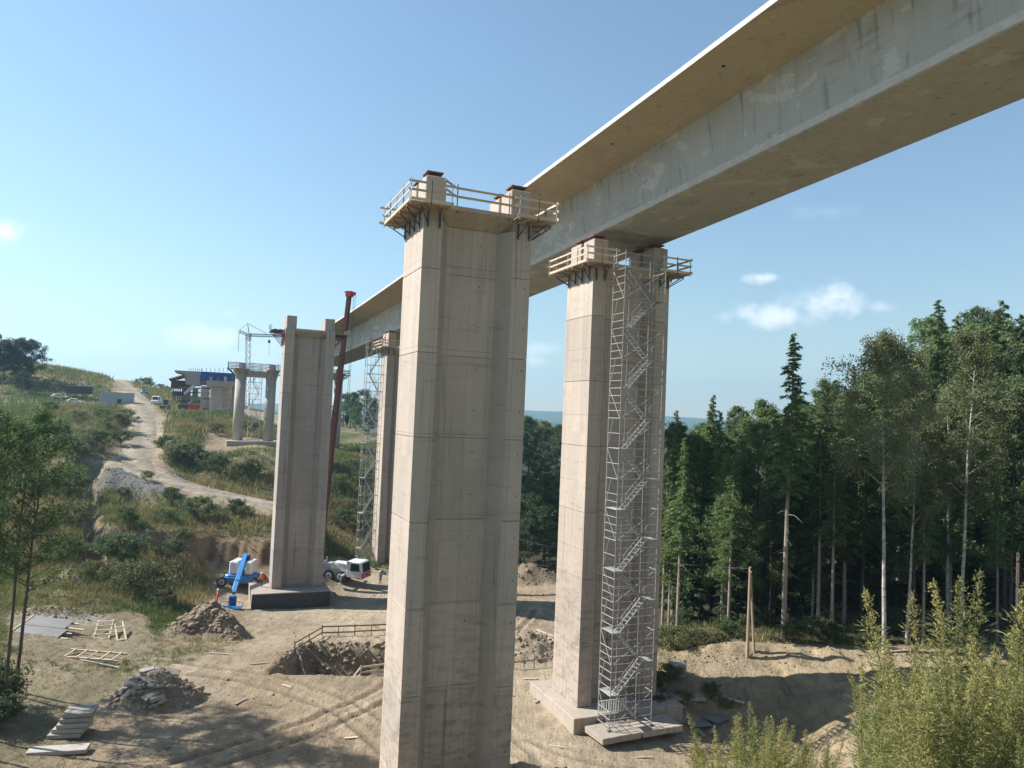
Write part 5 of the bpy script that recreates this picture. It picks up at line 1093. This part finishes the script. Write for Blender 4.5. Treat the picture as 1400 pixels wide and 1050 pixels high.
def broadleaf(seed, H, h0, R, col, nleaf=9000, leaf=.2, r0=.18, nlimb=22, lean=(0, 0), up=.7, cl=.75, hang=0., alt=None, palt=0., twig=True):
    rng = np.random.default_rng(seed); P = trunk_path(H*.97, lean, rng, 10, .16); m = MB(); m.branches = MB(); limb(m, P, [r0*(1-.92*i/10)+.01 for i in range(11)], 8)
    ends = []
    for b in range(nlimb):
        f = (b+rng.random())/nlimb; z = h0+(H-h0)*f*.96; p0 = at_path(P, z/(H*.97)); a = b*2.4+rng.normal()*.5
        Lb = R*math.sin(math.pi*min(1, .12+.86*f)**.8)*(.6+.55*rng.random())+.35; u = up*(.6+.7*rng.random())
        p1 = p0+Vector((math.cos(a)*Lb*.55, math.sin(a)*Lb*.55, Lb*u*.5)); p2 = p1+Vector((math.cos(a+.3)*Lb*.45, math.sin(a+.3)*Lb*.45, Lb*u*.45-hang*.5))
        limb(m.branches, [p0, p1, p2], [r0*.26*(1-f*.6)+.01, r0*.15*(1-f*.6)+.008, .008], 5); ends += [(p1.lerp(p2, .2), .6), (p2, .9), (p1.lerp(p2, .6), .8)]
        for k in range(4):
            s = p0.lerp(p1, .5+.5*rng.random()) if k < 2 else p1.lerp(p2, rng.random()); aa = a+rng.normal()*1.0; l2 = Lb*(.25+.35*rng.random())
            e = s+Vector((math.cos(aa)*l2, math.sin(aa)*l2, l2*(u*.8+rng.normal()*.3)-hang*.4)); ends.append((e, .8))
            if twig: limb(m.branches, [s, e], [.016, .006], 4)
    ends.append((P[-1], .7)); C = []; per = max(4, nleaf//len(ends)); dens = rng.random(len(ends))
    for (e, w), dn in zip(ends, dens):
        n = int(per*(.35+1.3*dn)); r = cl*w*(.6+.6*rng.random()); q = rng.normal(size=(n, 3)); q = nrm(q)*(rng.random((n, 1))**.45)*r; q[:, 2] *= .75
        if hang: q[:, 2] -= np.abs(rng.normal(0, hang, n))
        C.append(np.array(e)+q)
    C = np.concatenate(C); n = len(C); Dd = rng.normal(size=(n, 3))+np.array([0, 0, -.3-hang*.6])
    return m, tris(C, Dd, leaf*(.7+.7*rng.random(n)), leaf*(.5+.4*rng.random(n)), colvar(n, col, rng, .35, .12, alt, palt), rng)
def make_tree(name, gen, bark, leafm, loc, label, cat='tree', group=None, rz=0, sc=1.0):
    t = empty(name, loc, rz, label, cat, group); m, (V, F, Cc) = gen
    if getattr(m, 'branches', None) and bark is not BIRCH: m.add(m.branches.v, m.branches.f)
    m.build('trunk', bark, t)
    if getattr(m, 'branches', None) and bark is BIRCH: m.branches.build('branches', BARKG, t)
    npmesh('crown', V, F, leafm, t, Cc); t.scale = (sc, sc, sc); return t
def plant_copy(src, loc, rz, sc, label=None, group=None):
    c = copy_tree(src); c.location = loc; c.rotation_euler = (0, 0, rz); c.scale = (sc, sc, sc*random.uniform(.93, 1.07))
    if label: c['label'] = label
    if group: c['group'] = group
    return c
GD = (.055, .085, .034); GM = (.085, .125, .045); GL = (.11, .14, .05)
def gpos(px, Y):    # ground point below that image column at distance Y
    p = at(px, 560, Y); return Vector((p.x, p.y, tz(p.x, p.y)))
# --- forest on the right: named front trees
FG = 'trees of the forest edge behind the berm'
tl = make_tree('larch_tree', conifer(11, 27, 12.5, 2.6, (.13, .19, .07), 1.35, .30, .24, 14), BARKG, NEEDLE, gpos(1079, 66), 'slender larch with a narrow crown standing alone at the front of the forest', group=FG)
sp = make_tree('spruce_tree', conifer(12, 30, 8, 3.4, (.10, .15, .062), 1.4, .45, .28, 16), BARKD, NEEDLE, gpos(1396, 74), 'tall dark spruce at the right edge of the picture', group=FG)
sp2 = make_tree('spruce_tree', conifer(13, 27, 6, 3.2, (.125, .185, .065), 1.4, .4, .26, 16), BARKD, NEEDLE, gpos(1250, 78), 'spruce rising behind the two pale birches', group=FG)
la2 = make_tree('larch_tree', conifer(14, 24, 7, 3.0, (.15, .205, .07), 1.4, .25, .22, 14), BARKG, NEEDLE, gpos(1125, 74), 'feathery larch just right of the lone slender larch', group=FG)
bi = make_tree('birch_tree', broadleaf(21, 26.5, 13, 3.4, (.19, .215, .105), 20000, .18, .17, 34, (-.01, 0), .9, .95, .6, (.21, .18, .10), .15), BIRCH, LEAF, gpos(1215, 60.6), 'pale trunked birch with a greyish thin crown and bare lower branches', group=FG)
bi2 = make_tree('birch_tree', broadleaf(22, 28, 12, 3.0, (.18, .21, .09), 18000, .18, .16, 32, (.02, 0), 1.0, .8, .6, (.16, .13, .07), .15), BIRCH, LEAF, gpos(1318, 64), 'tall straight birch with a white trunk right of the grey crowned birch', group=FG)
bl = make_tree('broadleaf_tree', broadleaf(23, 20, 4, 4.0, (.115, .16, .06), 12000, .24, .2, 30, (0, 0), .6, 1.0), BARKD, LEAF, gpos(970, 92), 'dark leafy tree in the forest right of the scaffolded pier', group=FG)
bl2 = make_tree('broadleaf_tree', broadleaf(24, 24, 7, 4.2, (.13, .175, .068), 12000, .24, .2, 30, (0, 0), .6, 1.05, 0, (.16, .12, .04), .05), BARKD, LEAF, gpos(1385, 70), 'leafy tree with a few yellowing sprays at the right edge', group=FG)
b3 = plant_copy(bi2, gpos(1245, 66), 2.1, .86, 'thin birch with a slanting pale trunk between the grey crowned birch and the spruce'); b3.rotation_euler = (0, rad(-3), 2.1)
plant_copy(bi, gpos(1300, 70), 1.0, .92, 'birch half hidden behind the tall straight birch')
plant_copy(tl, gpos(1125, 70), 2.0, .74, 'bare trunked larch second from the lone slender larch')
plant_copy(la2, gpos(1160, 73), 4.0, .95, 'larch left of the grey crowned birch')
plant_copy(la2, gpos(1180, 84), 1.3, 1.1, 'taller larch showing above the grey crowned birch')
plant_copy(sp2, gpos(1020, 84), 2.2, .80, 'broad conifer above the utility pole')
plant_copy(sp2, gpos(940, 88), 4.2, .78, 'conifer next to the right side of the scaffolded pier')
plant_copy(la2, gpos(995, 74), 5.0, .70, 'low feathery larch left of the utility pole')
plant_copy(tl, gpos(915, 76), 1.2, .66, 'thin bare trunk against the edge of the scaffolded pier')
plant_copy(sp, gpos(1275, 86), 3.3, .97, 'tall spruce whose tip stands above the pale birches')
plant_copy(sp2, gpos(1350, 80), 1.1, 1.02, 'spruce between the tall straight birch and the right edge')
plant_copy(sp, gpos(1430, 78), .5, 1.05, 'spruce cut by the right edge of the picture')
# the rest of the wood behind
src = [la2, bl2, sp2, bl, bl2, la2]; k = 0
for row, (Y, n, j) in enumerate([(72, 9, 3), (80, 12, 4), (89, 13, 4), (99, 14, 5), (112, 14, 5), (128, 14, 6)]):
    for i in range(n):
        px = 905+(1480-905)*(i+.5+random.uniform(-.35, .35))/n; yy = Y+random.uniform(-j, j)*.6; p = gpos(px, yy)
        frac = (px-900)/500; s = src[(k*7+row*3+i) % len(src)]; H = {sp: 30, sp2: 27, la2: 24, bl: 20, bl2: 24, tl: 27}[s]
        want = (22-p.z)+ (2 if px < 1060 else 2+12*min(1, (px-1060)/240))*Y/75*.9 + random.uniform(-3.5, .5)
        if row == 0: s = bl if i % 3 else la2; H = 20 if i % 3 else 24; want *= .7
        plant_copy(s, p, random.uniform(0, 6), max(.45, want/H), ('feathery larch' if s is la2 else 'dark spruce' if s is sp2 else 'leafy tree')+' deep in the forest, '+('in the low part behind the utility pole' if px < 1080 else 'behind the grey crowned birch' if px < 1260 else 'behind the tall straight birch near the right edge'), 'trees deep in the forest'); k += 1
ys = make_tree('young_spruce', conifer(15, 15, 1.2, 2.9, (.08, .12, .05), 1.2, .3, .14, 4), BARKD, NEEDLE, gpos(1100, 77), 'dark young spruce filling the gap between the front trunks', group='young spruces under the forest')
for i in range(46):
    px = 900+580*(i+random.random())/46; Y = random.choice([74, 78, 82, 88, 94]); plant_copy(ys, gpos(px, Y), i*1.3, random.uniform(.55, 1.15), 'dark young spruce in the understorey, '+('left of the lone slender larch' if px < 1079 else 'between the lone larch and the grey crowned birch' if px < 1215 else 'right of the grey crowned birch'), 'young spruces under the forest')
for i, px in enumerate((935, 1003, 1142, 1268, 1368)):
    plant_copy(tl, gpos(px+random.uniform(-5, 5), random.uniform(65, 69)), i*.9, random.uniform(.5, .7), ['thin bare trunk close to the scaffolded pier at the forest edge', 'thin bare trunk just left of the utility pole', 'thin bare trunk between the lone larch and the grey crowned birch', 'thin bare trunk between the two tall birches', 'thin bare trunk near the right edge of the forest'][i], 'thin trunks of the forest edge')
# --- far trees between the near piers and behind the bridge
fa = make_tree('round_tree', broadleaf(31, 15, 2, 4.6, (.085, .125, .058), 9000, .34, .25, 28, (0, 0), .5, 1.4), BARKD, LEAF, gpos(742, 205), 'round dark green tree on the slope seen between the two near piers', group='trees seen between the near piers')
fy = make_tree('round_tree', broadleaf(32, 15, 2, 4.6, (.16, .125, .035), 7000, .34, .25, 26, (0, 0), .5, 1.4, 0, (.07, .08, .03), .35), BARKD, LEAF, gpos(748, 212), 'yellow orange tinged tree crown seen between the two near piers', group='trees seen between the near piers')
fy.location.z += 2
for i, (px, Y, s) in enumerate([(715, 206, 1.05), (765, 200, .95), (726, 222, 1.2), (775, 224, 1.2), (700, 226, 1.15), (690, 205, 1.0), (800, 215, 1.1), (660, 230, 1.1), (830, 220, 1.0), (620, 232, 1.1), (860, 210, 1.0)]):
    plant_copy(fa, gpos(px, Y), i*1.3, s, 'dark tree in the row along the far slope behind the near piers', 'far trees along the slope')
for i, (px, Y, s) in enumerate([(708, 122, .72), (730, 128, .85), (752, 121, .8), (775, 126, .9), (715, 138, .9), (742, 140, .95), (768, 138, .9), (690, 134, .9), (795, 124, .8), (820, 132, .9), (850, 122, .9), (880, 112, .95), (725, 118, .55), (760, 115, .5)]):
    plant_copy(bl if i % 2 else fa, gpos(px, Y), i*1.7, s*(.75 if i % 2 else .95), 'dark tree in the shaded hollow between the near piers', 'trees in the shaded hollow')
# behind the crane rope, right of the free-standing pier
for i, (px, Y, s) in enumerate([(480, 240, .8), (497, 250, .9), (512, 245, .8), (528, 255, .95), (470, 262, .8), (545, 250, .9), (488, 228, .5), (505, 222, .5), (560, 262, 1.0)]):
    plant_copy(fa, gpos(px, Y), i*2.1, s, 'distant bushy tree seen below the deck beside the crane boom', 'distant trees below the deck')
# --- left hilltop trees
hl = make_tree('hilltop_tree', broadleaf(41, 13, 2, 4.4, (.042, .062, .032), 9000, .34, .25, 28, (0, 0), .5, 1.4), BARKD, LEAF, gpos(22, 226), 'large dark tree on the hilltop at the left edge', group='trees on the hilltop')
for i, (px, Y, s, lab) in enumerate([(2, 222, .95, 'dark hilltop tree cut by the left edge'), (38, 232, .88, 'dark hilltop tree at the right end of the clump'), (-18, 226, 1.1, 'dark hilltop tree outside left of the clump'), (28, 212, .5, 'low pale bushy tree below the hilltop clump')]): plant_copy(hl, gpos(px, Y), i*1.9, s, lab)
# --- slender trees at the left front
LG = 'slender trees at the left front'
f1 = make_tree('slender_tree', broadleaf(51, 21, 8.0, 3.0, (.10, .155, .05), 8500, .15, .13, 34, (.055, 0), .8, .7), BARKD, LEAF, gpos(46, 51.5), 'slender tree leaning right at the left front, its trunk reaching furthest right', group=LG)
f2 = make_tree('slender_tree', broadleaf(52, 20.5, 9, 2.6, (.09, .145, .05), 7000, .15, .12, 30, (.02, 0), .8, .7), BARKD, LEAF, gpos(34, 50.3), 'slender dark trunked tree, middle of the three at the left front', group=LG)
f3 = plant_copy(f2, gpos(14, 52.0), 2.0, 1.02, 'slender tree at the very left edge of the picture')
for i, (px, Y, s) in enumerate([(-40, 48, 1.05), (-75, 52, 1.0), (-30, 56, .95), (-95, 46, 1.1), (-60, 44, .95), (-120, 56, 1.1)]): plant_copy((f1, f2)[i % 2], gpos(px, Y), i*1.4, s, 'slender tree just outside the left edge of the picture', 'slender trees outside the left edge')
# --- bushes
BG = 'bushes on the slopes'
bu = make_tree('leafy_bush', broadleaf(61, 3.0, .3, 2.0, (.105, .14, .058), 4200, .20, .06, 22, (0, 0), .5, .62), BARKD, LEAF, gpos(232, 136), 'dark green bush below the leaning pole beside the dirt road', 'bush', BG)
bu2 = make_tree('leafy_bush', broadleaf(62, 2.6, .2, 1.9, (.14, .165, .068), 3800, .18, .06, 20, (0, 0), .5, .6, 0, (.20, .155, .075), .25), BARKD, LEAF, gpos(215, 82), 'large olive bush between the pale earth heap and the earth mound', 'bush', BG)
bu2.scale = (1.5, 1.2, 1.3)
for i, (px, Y, s, lab) in enumerate([(250, 134, 1.25, 'dark bush right of the bush below the leaning pole'), (268, 135, 1.0, 'rounded bush at the left end of the overgrown bank'), (300, 130, 1.0, 'bush in the middle of the overgrown bank'), (330, 128, 1.1, 'bush on the overgrown bank next to the free standing pier'), (285, 133, .9, 'small bush on the overgrown bank below the round columns'), (350, 130, 1.0, 'bush partly behind the free standing pier')]): plant_copy(bu if i % 3 else bu2, gpos(px, Y), i*1.3, s, lab)
for i, (px, Y, s) in enumerate([(180, 92, 1.0), (205, 90, .9), (160, 95, .9), (195, 86, .8), (245, 96, .8), (115, 100, 1.0), (108, 112, 1.1), (160, 150, 1.2), (168, 140, .9), (172, 165, 1.0), (135, 132, 1.0), (150, 84, .8), (105, 92, .9), (240, 80, .7), (185, 100, .8), (230, 103, .9), (280, 106, .9), (260, 100, .7), (330, 108, .8), (345, 107, .7), (95, 108, .9), (60, 112, 1.0), (100, 128, 1.0), (120, 140, .9), (85, 150, 1.1), (110, 165, .9), (140, 160, .7), (40, 135, 1.1), (70, 175, .9), (20, 150, 1.2), (175, 116, .5), (205, 118, .6), (240, 113, .6), (300, 150, .7), (345, 160, .7), (275, 160, .6), (200, 318, 1.2), (215, 312, 1.3), (190, 325, 1.0), (226, 300, 1.1), (475, 122, .8), (490, 128, .9), (505, 124, .8), (468, 135, .9), (500, 140, .8), (482, 150, .9), (515, 132, .7)]):
    plant_copy(bu2 if i % 2 else bu, gpos(px, Y), i*2.3, s*random.uniform(.8, 1.15), 'scrubby bush '+('on the bank behind the mobile crane' if px > 440 else 'far up beside the crest of the dirt road' if Y > 280 else 'below the distant piers' if Y > 148 and px > 260 else 'on the hillside left of the dirt road' if Y > 125 else 'on the shelf between the dirt road and the cut earth face' if Y > 97 and px > 140 else 'on the grassy slope left of the gully' if px < 130 else 'at the foot of the cut earth face'), 'scrubby bushes on the slopes')
# undergrowth along the forest edge
for i in range(34):
    px = 905+random.random()*560; Y = random.choice([65.5, 67, 69, 73, 78]); plant_copy(bu if i % 3 else bu2, gpos(px, Y), i*1.1, random.uniform(.2, .6), 'low shrub at the shaded forest edge, '+('left of the utility pole' if px < 1022 else 'between the utility pole and the grey birch' if px < 1215 else 'right of the grey crowned birch'), 'shrubs of the forest edge')
for i, (px, Y, s) in enumerate([(945, 64.5, 1.3), (925, 66, 1.2), (960, 66, 1.0)]): plant_copy(bu2, gpos(px, Y), i, s*.6, ['pale leaved shrub at the forest edge beside the scaffolded pier', 'grey green shrub touching the scaffolded pier edge', 'pale shrub left of the utility pole'][i])
for i, (px, Y, s) in enumerate([(10, 50, .9), (30, 49.5, .7), (0, 52, 1.0)]): plant_copy(bu, gpos(px, Y), i, s, ['dark bush round the foot of the leaning slender tree', 'small dark bush right of the slender trunks', 'dark bush at the left edge under the slender trees'][i])
for i, (px, Y, s) in enumerate([(918, 57.5, .42), (945, 58.2, .35), (985, 58.5, .4), (1005, 57.6, .3), (925, 60, .5), (905, 59, .5)]): plant_copy(bu2, gpos(px, Y), i*2., s, 'low weed clump at the toe of the sandy bank', 'weed clumps at the toe of the bank')
# --- grass (nobody could count it)
def tufts(name, label, x, y, h, col, nb=12, spread=.5, width=.09, seed=0, mat=GRASSM, zoff=0):
    rng = np.random.default_rng(seed); n = len(x); z = terr(x, y)
    C = np.repeat(np.stack([x, y, z-.05], 1), nb, 0); C[:, :2] += rng.normal(0, 1, (n*nb, 2))*np.repeat(h, nb)[:, None]*spread
    Dd = rng.normal(0, .42, (n*nb, 3)); Dd[:, 2] = 1
    L = np.repeat(h, nb)*(.45+.75*rng.random(n*nb)); c = np.repeat(col, nb, 0)*(.7+.6*rng.random((n*nb, 1)))
    V, F, Cc = tris(C, Dd, L, width*(.6+.8*rng.random(n*nb))*np.repeat(h, nb)**.5, c, rng)
    o = npmesh(name, V, F, mat, None, Cc); return tag(o, label, 'grass', None, 'stuff')
def grass_field(n, x0, x1, y0, y1, hmin, hmax, seed, cmin=.35, nb=12, width=.09):
    rng = np.random.default_rng(seed); x = rng.uniform(x0, x1, n); y = rng.uniform(y0, y1, n); z = terr(x, y, False); c = cover(x, y, z); px, py = project(x, y, z)
    k = (rng.random(n) < c) & (c > cmin) & (px > -60) & (px < 1460) & (fbm(x/3, y/3, 6) > -.22); x, y = x[k], y[k]; n = len(x)
    g = np.clip(fbm(x/7, y/7, 111)*3.4+.36+rng.normal(0, .18, n), 0, 1)[:, None]; g2 = np.clip(fbm(x/2.5, y/2.5, 77)*3+.4, 0, 1)[:, None]
    col = np.array([.115, .15, .05])*(1-g)+np.array([.29, .225, .11])*g; col = col*(1-g2*.35)+np.array([.13, .15, .05])*g2*.35
    h = rng.uniform(hmin, hmax, n)*(.6+.9*np.clip(fbm(x/4, y/4, 13)+.5, 0, 1)); return x, y, h, col
G1 = grass_field(15000, -75, -24, 60, 116, .35, 1.1, 1); tufts('grass', 'tall dry and green grass covering the slope left of the yard', G1[0], G1[1], G1[2]*(.5+.5*sstep(68, 84, G1[1])), G1[3], nb=14, seed=1)
G2 = grass_field(15000, -150, -30, 105, 185, .5, 1.4, 2); tufts('grass', 'rough grass on the slopes on both sides of the dirt road', *G2, nb=12, width=.13, seed=2)
G3 = grass_field(11000, -230, -60, 180, 330, .8, 1.8, 3); tufts('grass', 'dry grass on the far hillside', *G3, nb=10, width=.2, seed=3)
G4 = grass_field(7000, -46, -20, 43, 82, .12, .4, 4, .2); tufts('grass', 'thin grass between the timber frames and the bare yard', G4[0], G4[1], G4[2]*.8, G4[3]*.5+np.array([.12, .095, .05]), nb=14, width=.05, seed=4)
G5 = grass_field(7000, -38, -4, 112, 210, .5, 1.3, 5); tufts('grass', 'scrubby dry grass on the bank behind the mobile crane', *G5, nb=12, width=.13, seed=5)
G6 = grass_field(4000, 10, 70, 63.5, 80, .2, .7, 6); tufts('grass', 'sparse undergrowth on the forest floor', *G6, nb=10, seed=6)
G7 = grass_field(2500, -8, 14, 150, 235, .5, 1.2, 7); tufts('grass', 'bright meadow grass seen between the near piers', G7[0], G7[1], G7[2], G7[3]*0+np.array([.10, .16, .04]), nb=10, width=.15, seed=7)
def bankgrass(n, seed, f):
    rng = np.random.default_rng(seed); x, y = f(rng, n); h = rng.uniform(.15, .5, n); col = np.array([.12, .13, .055])*(.7+.6*rng.random((n, 1))); return x, y, h, col
B1 = bankgrass(260, 8, lambda r, n: (r.normal(17, 5, n), 59+r.normal(0, 1.6, n))); tufts('grass', 'scattered weeds growing on the sandy bank by the forest', *B1, nb=9, width=.04, seed=8)
# --- weeds in the right foreground
def weed_plant(rng, H, col_top, col_low, nbr=44):
    lean = rng.normal(0, .07, 2); L = []; ts = np.linspace(.46, 1, nbr)
    C = []; Dd = []; Ln = []; Wd = []; Cc = []
    def stem(t): return np.array([lean[0]*H*t*t, lean[1]*H*t*t, H*t])
    for i in range(40):   # stem itself as thin blades
        t = i/40; C.append(stem(t)); Dd.append(stem(t+.05)-stem(t)); Ln.append(H*.06); Wd.append(.006); Cc.append((.22, .19, .10))
    for i, t in enumerate(ts):
        a = i*2.4+rng.normal()*.5; bl_ = (.26*(1-t)**.75+.035)*(.5+.8*rng.random())*H*.5; o = np.array([math.cos(a)*.55, math.sin(a)*.55, .6+.5*rng.random()]); p0 = stem(t)
        nn = int(12+bl_*300)
        for k in range(nn):
            f = (k+rng.random())/nn; q = p0+o*bl_*f+np.array([0, 0, -.12*bl_*f*f]); C.append(q+rng.normal(0, .005, 3)); Dd.append(o*.6+rng.normal(0, .6, 3)); Ln.append(.007+.009*rng.random()); Wd.append(.0035+.003*rng.random()); w = .6+.7*rng.random(); Cc.append(tuple(v*w for v in col_top))
    nl = 560
    for k in range(nl):
        t = .04+.86*rng.random()**1.0; a = rng.random()*6.28; q = stem(t)+np.array([math.cos(a), math.sin(a), 0])*rng.random()*.30*(1.15-t)*H*.5; C.append(q); Dd.append(np.array([math.cos(a), math.sin(a), .35+.4*rng.normal()])); Ln.append((.022+.04*rng.random())*(1.25-.7*t)); Wd.append(.0035+.005*rng.random()); w = .65+.7*rng.random(); f = t; Cc.append(tuple((a_*(1-f*.6)+b_*f*.6)*w for a_, b_ in zip(col_low, col_top)))
    return rhomb(np.array(C), np.array(Dd), np.array(Ln), np.array(Wd), np.array(Cc), rng)
rngw = np.random.default_rng(99); TW = []
for s in range(9):
    TW.append(weed_plant(rngw, 1.0+.0*s, [(.37, .33, .135), (.28, .28, .11), (.34, .30, .12)][s % 3], [(.14, .175, .065), (.12, .165, .065), (.165, .185, .07)][s % 3]))
def place_weeds(name, label, spots, kind='stuff', cat='weeds'):
    Vs = []; Fs = []; Cs = []; b0 = 0
    for (x, y, z, H) in spots:
        V, F, C = TW[rngw.integers(len(TW))]; a = rngw.random()*6.28; c, s = math.cos(a), math.sin(a); q = V*np.array([.75+.25*H/2, .75+.25*H/2, 1])*H*np.array([.95, .95, 1]); lx, ly = rngw.normal(0, .055, 2)
        Vs.append(np.stack([q[:, 0]*c-q[:, 1]*s+lx*q[:, 2]+x, q[:, 0]*s+q[:, 1]*c+ly*q[:, 2]+y, q[:, 2]+z], 1)); Fs.append(F+b0); Cs.append(C*(.8+.4*rngw.random())); b0 += len(V)
    o = npmesh(name, np.concatenate(Vs), np.concatenate(Fs), WEEDM, None, np.concatenate(Cs)); return tag(o, label, cat, None, kind)
def spot(px, py_top, Y, Hmin=.5):
    p = at(px, py_top, Y); z = tz(p.x, p.y); return (p.x, p.y, z, p.z-z)
S = []
for i in range(310):
    px = 1178+rngw.random()*275; Y = rngw.uniform(5.2, 11); lim = 955-.55*(px-1165) if px < 1260 else 903-.18*(px-1260); py = lim+rngw.random()**1.3*190
    if px < 1200: py += 45
    p = at(px, py, Y); z_ = tz(p.x, p.y); H = p.z-z_
    if .6 < H < 2.7: S.append((p.x, p.y, z_-.05, H+.05))
place_weeds('weed_thicket', 'dense thicket of yellow green weeds filling the lower right corner', S)
S = []
for i in range(95):
    px = 950+rngw.random()*180; Y = rngw.uniform(8, 13); py = 992+abs(px-1040)*.4+rngw.random()*70-15; p = at(px, py, Y); z_ = tz(p.x, p.y); H = p.z-z_
    if .5 < H < 2.4: S.append((p.x, p.y, z_-.05, H+.05))
place_weeds('weed_thicket', 'smaller patch of greenish weeds at the bottom edge left of the thicket', S)
for i, (px, py, Y, H) in enumerate([(1255, 818, 7.0, 2.3), (1304, 806, 7.2, 2.4), (1338, 800, 7.0, 2.4), (1377, 792, 6.8, 2.5), (1352, 812, 7.4, 2.3), (1235, 862, 7.2, 2.0), (1392, 830, 6.6, 2.2), (1283, 838, 7.5, 2.1), (1180, 935, 7.0, 1.8), (1196, 915, 7.6, 1.8), (1045, 962, 9.0, 1.7), (1022, 975, 9.4, 1.5), (980, 990, 9.6, 1.4)]):
    p = at(px, py, Y); pl = ['leftmost of the tall spiky weed tips against the forest', 'second tall spiky weed tip from the left against the forest', 'third tall weed spike, near the middle of the row', 'tallest weed spike near the right edge of the picture', 'weed spike just right of the third tall one', 'short weed spike left of the tall row', 'weed spike at the right edge of the picture', 'weed spike lower between the first and second tall ones', 'reddish thin weed at the left border of the thicket', 'thin weed beside the left border of the thicket', 'tallest weed spike of the smaller patch at the bottom', 'weed spike left of the tallest in the smaller patch', 'leftmost weed spike of the smaller patch'][i]
    z_ = tz(p.x, p.y); o = place_weeds('tall_weed', pl, [(p.x, p.y, z_-.05, p.z-z_+.05)], None, 'weed'); o['group'] = 'tall flowering weeds in the foreground'
# ------------------------------------------------------------------ air
hm = D.materials.new('haze_air'); hm.use_nodes = True; nt = hm.node_tree; nt.nodes.clear(); ho = nt.nodes.new('ShaderNodeOutputMaterial'); hv = nt.nodes.new('ShaderNodeVolumePrincipled')
hv.inputs['Color'].default_value = (.5, .8, 1.0, 1); hv.inputs['Density'].default_value = 0.00020; hv.inputs['Anisotropy'].default_value = .3; nt.links.new(hv.outputs[0], ho.inputs['Volume'])
o = MB().box((0, 3000, 150), (14000, 8400, 520)).build('haze', hm); tag(o, kind='stuff')
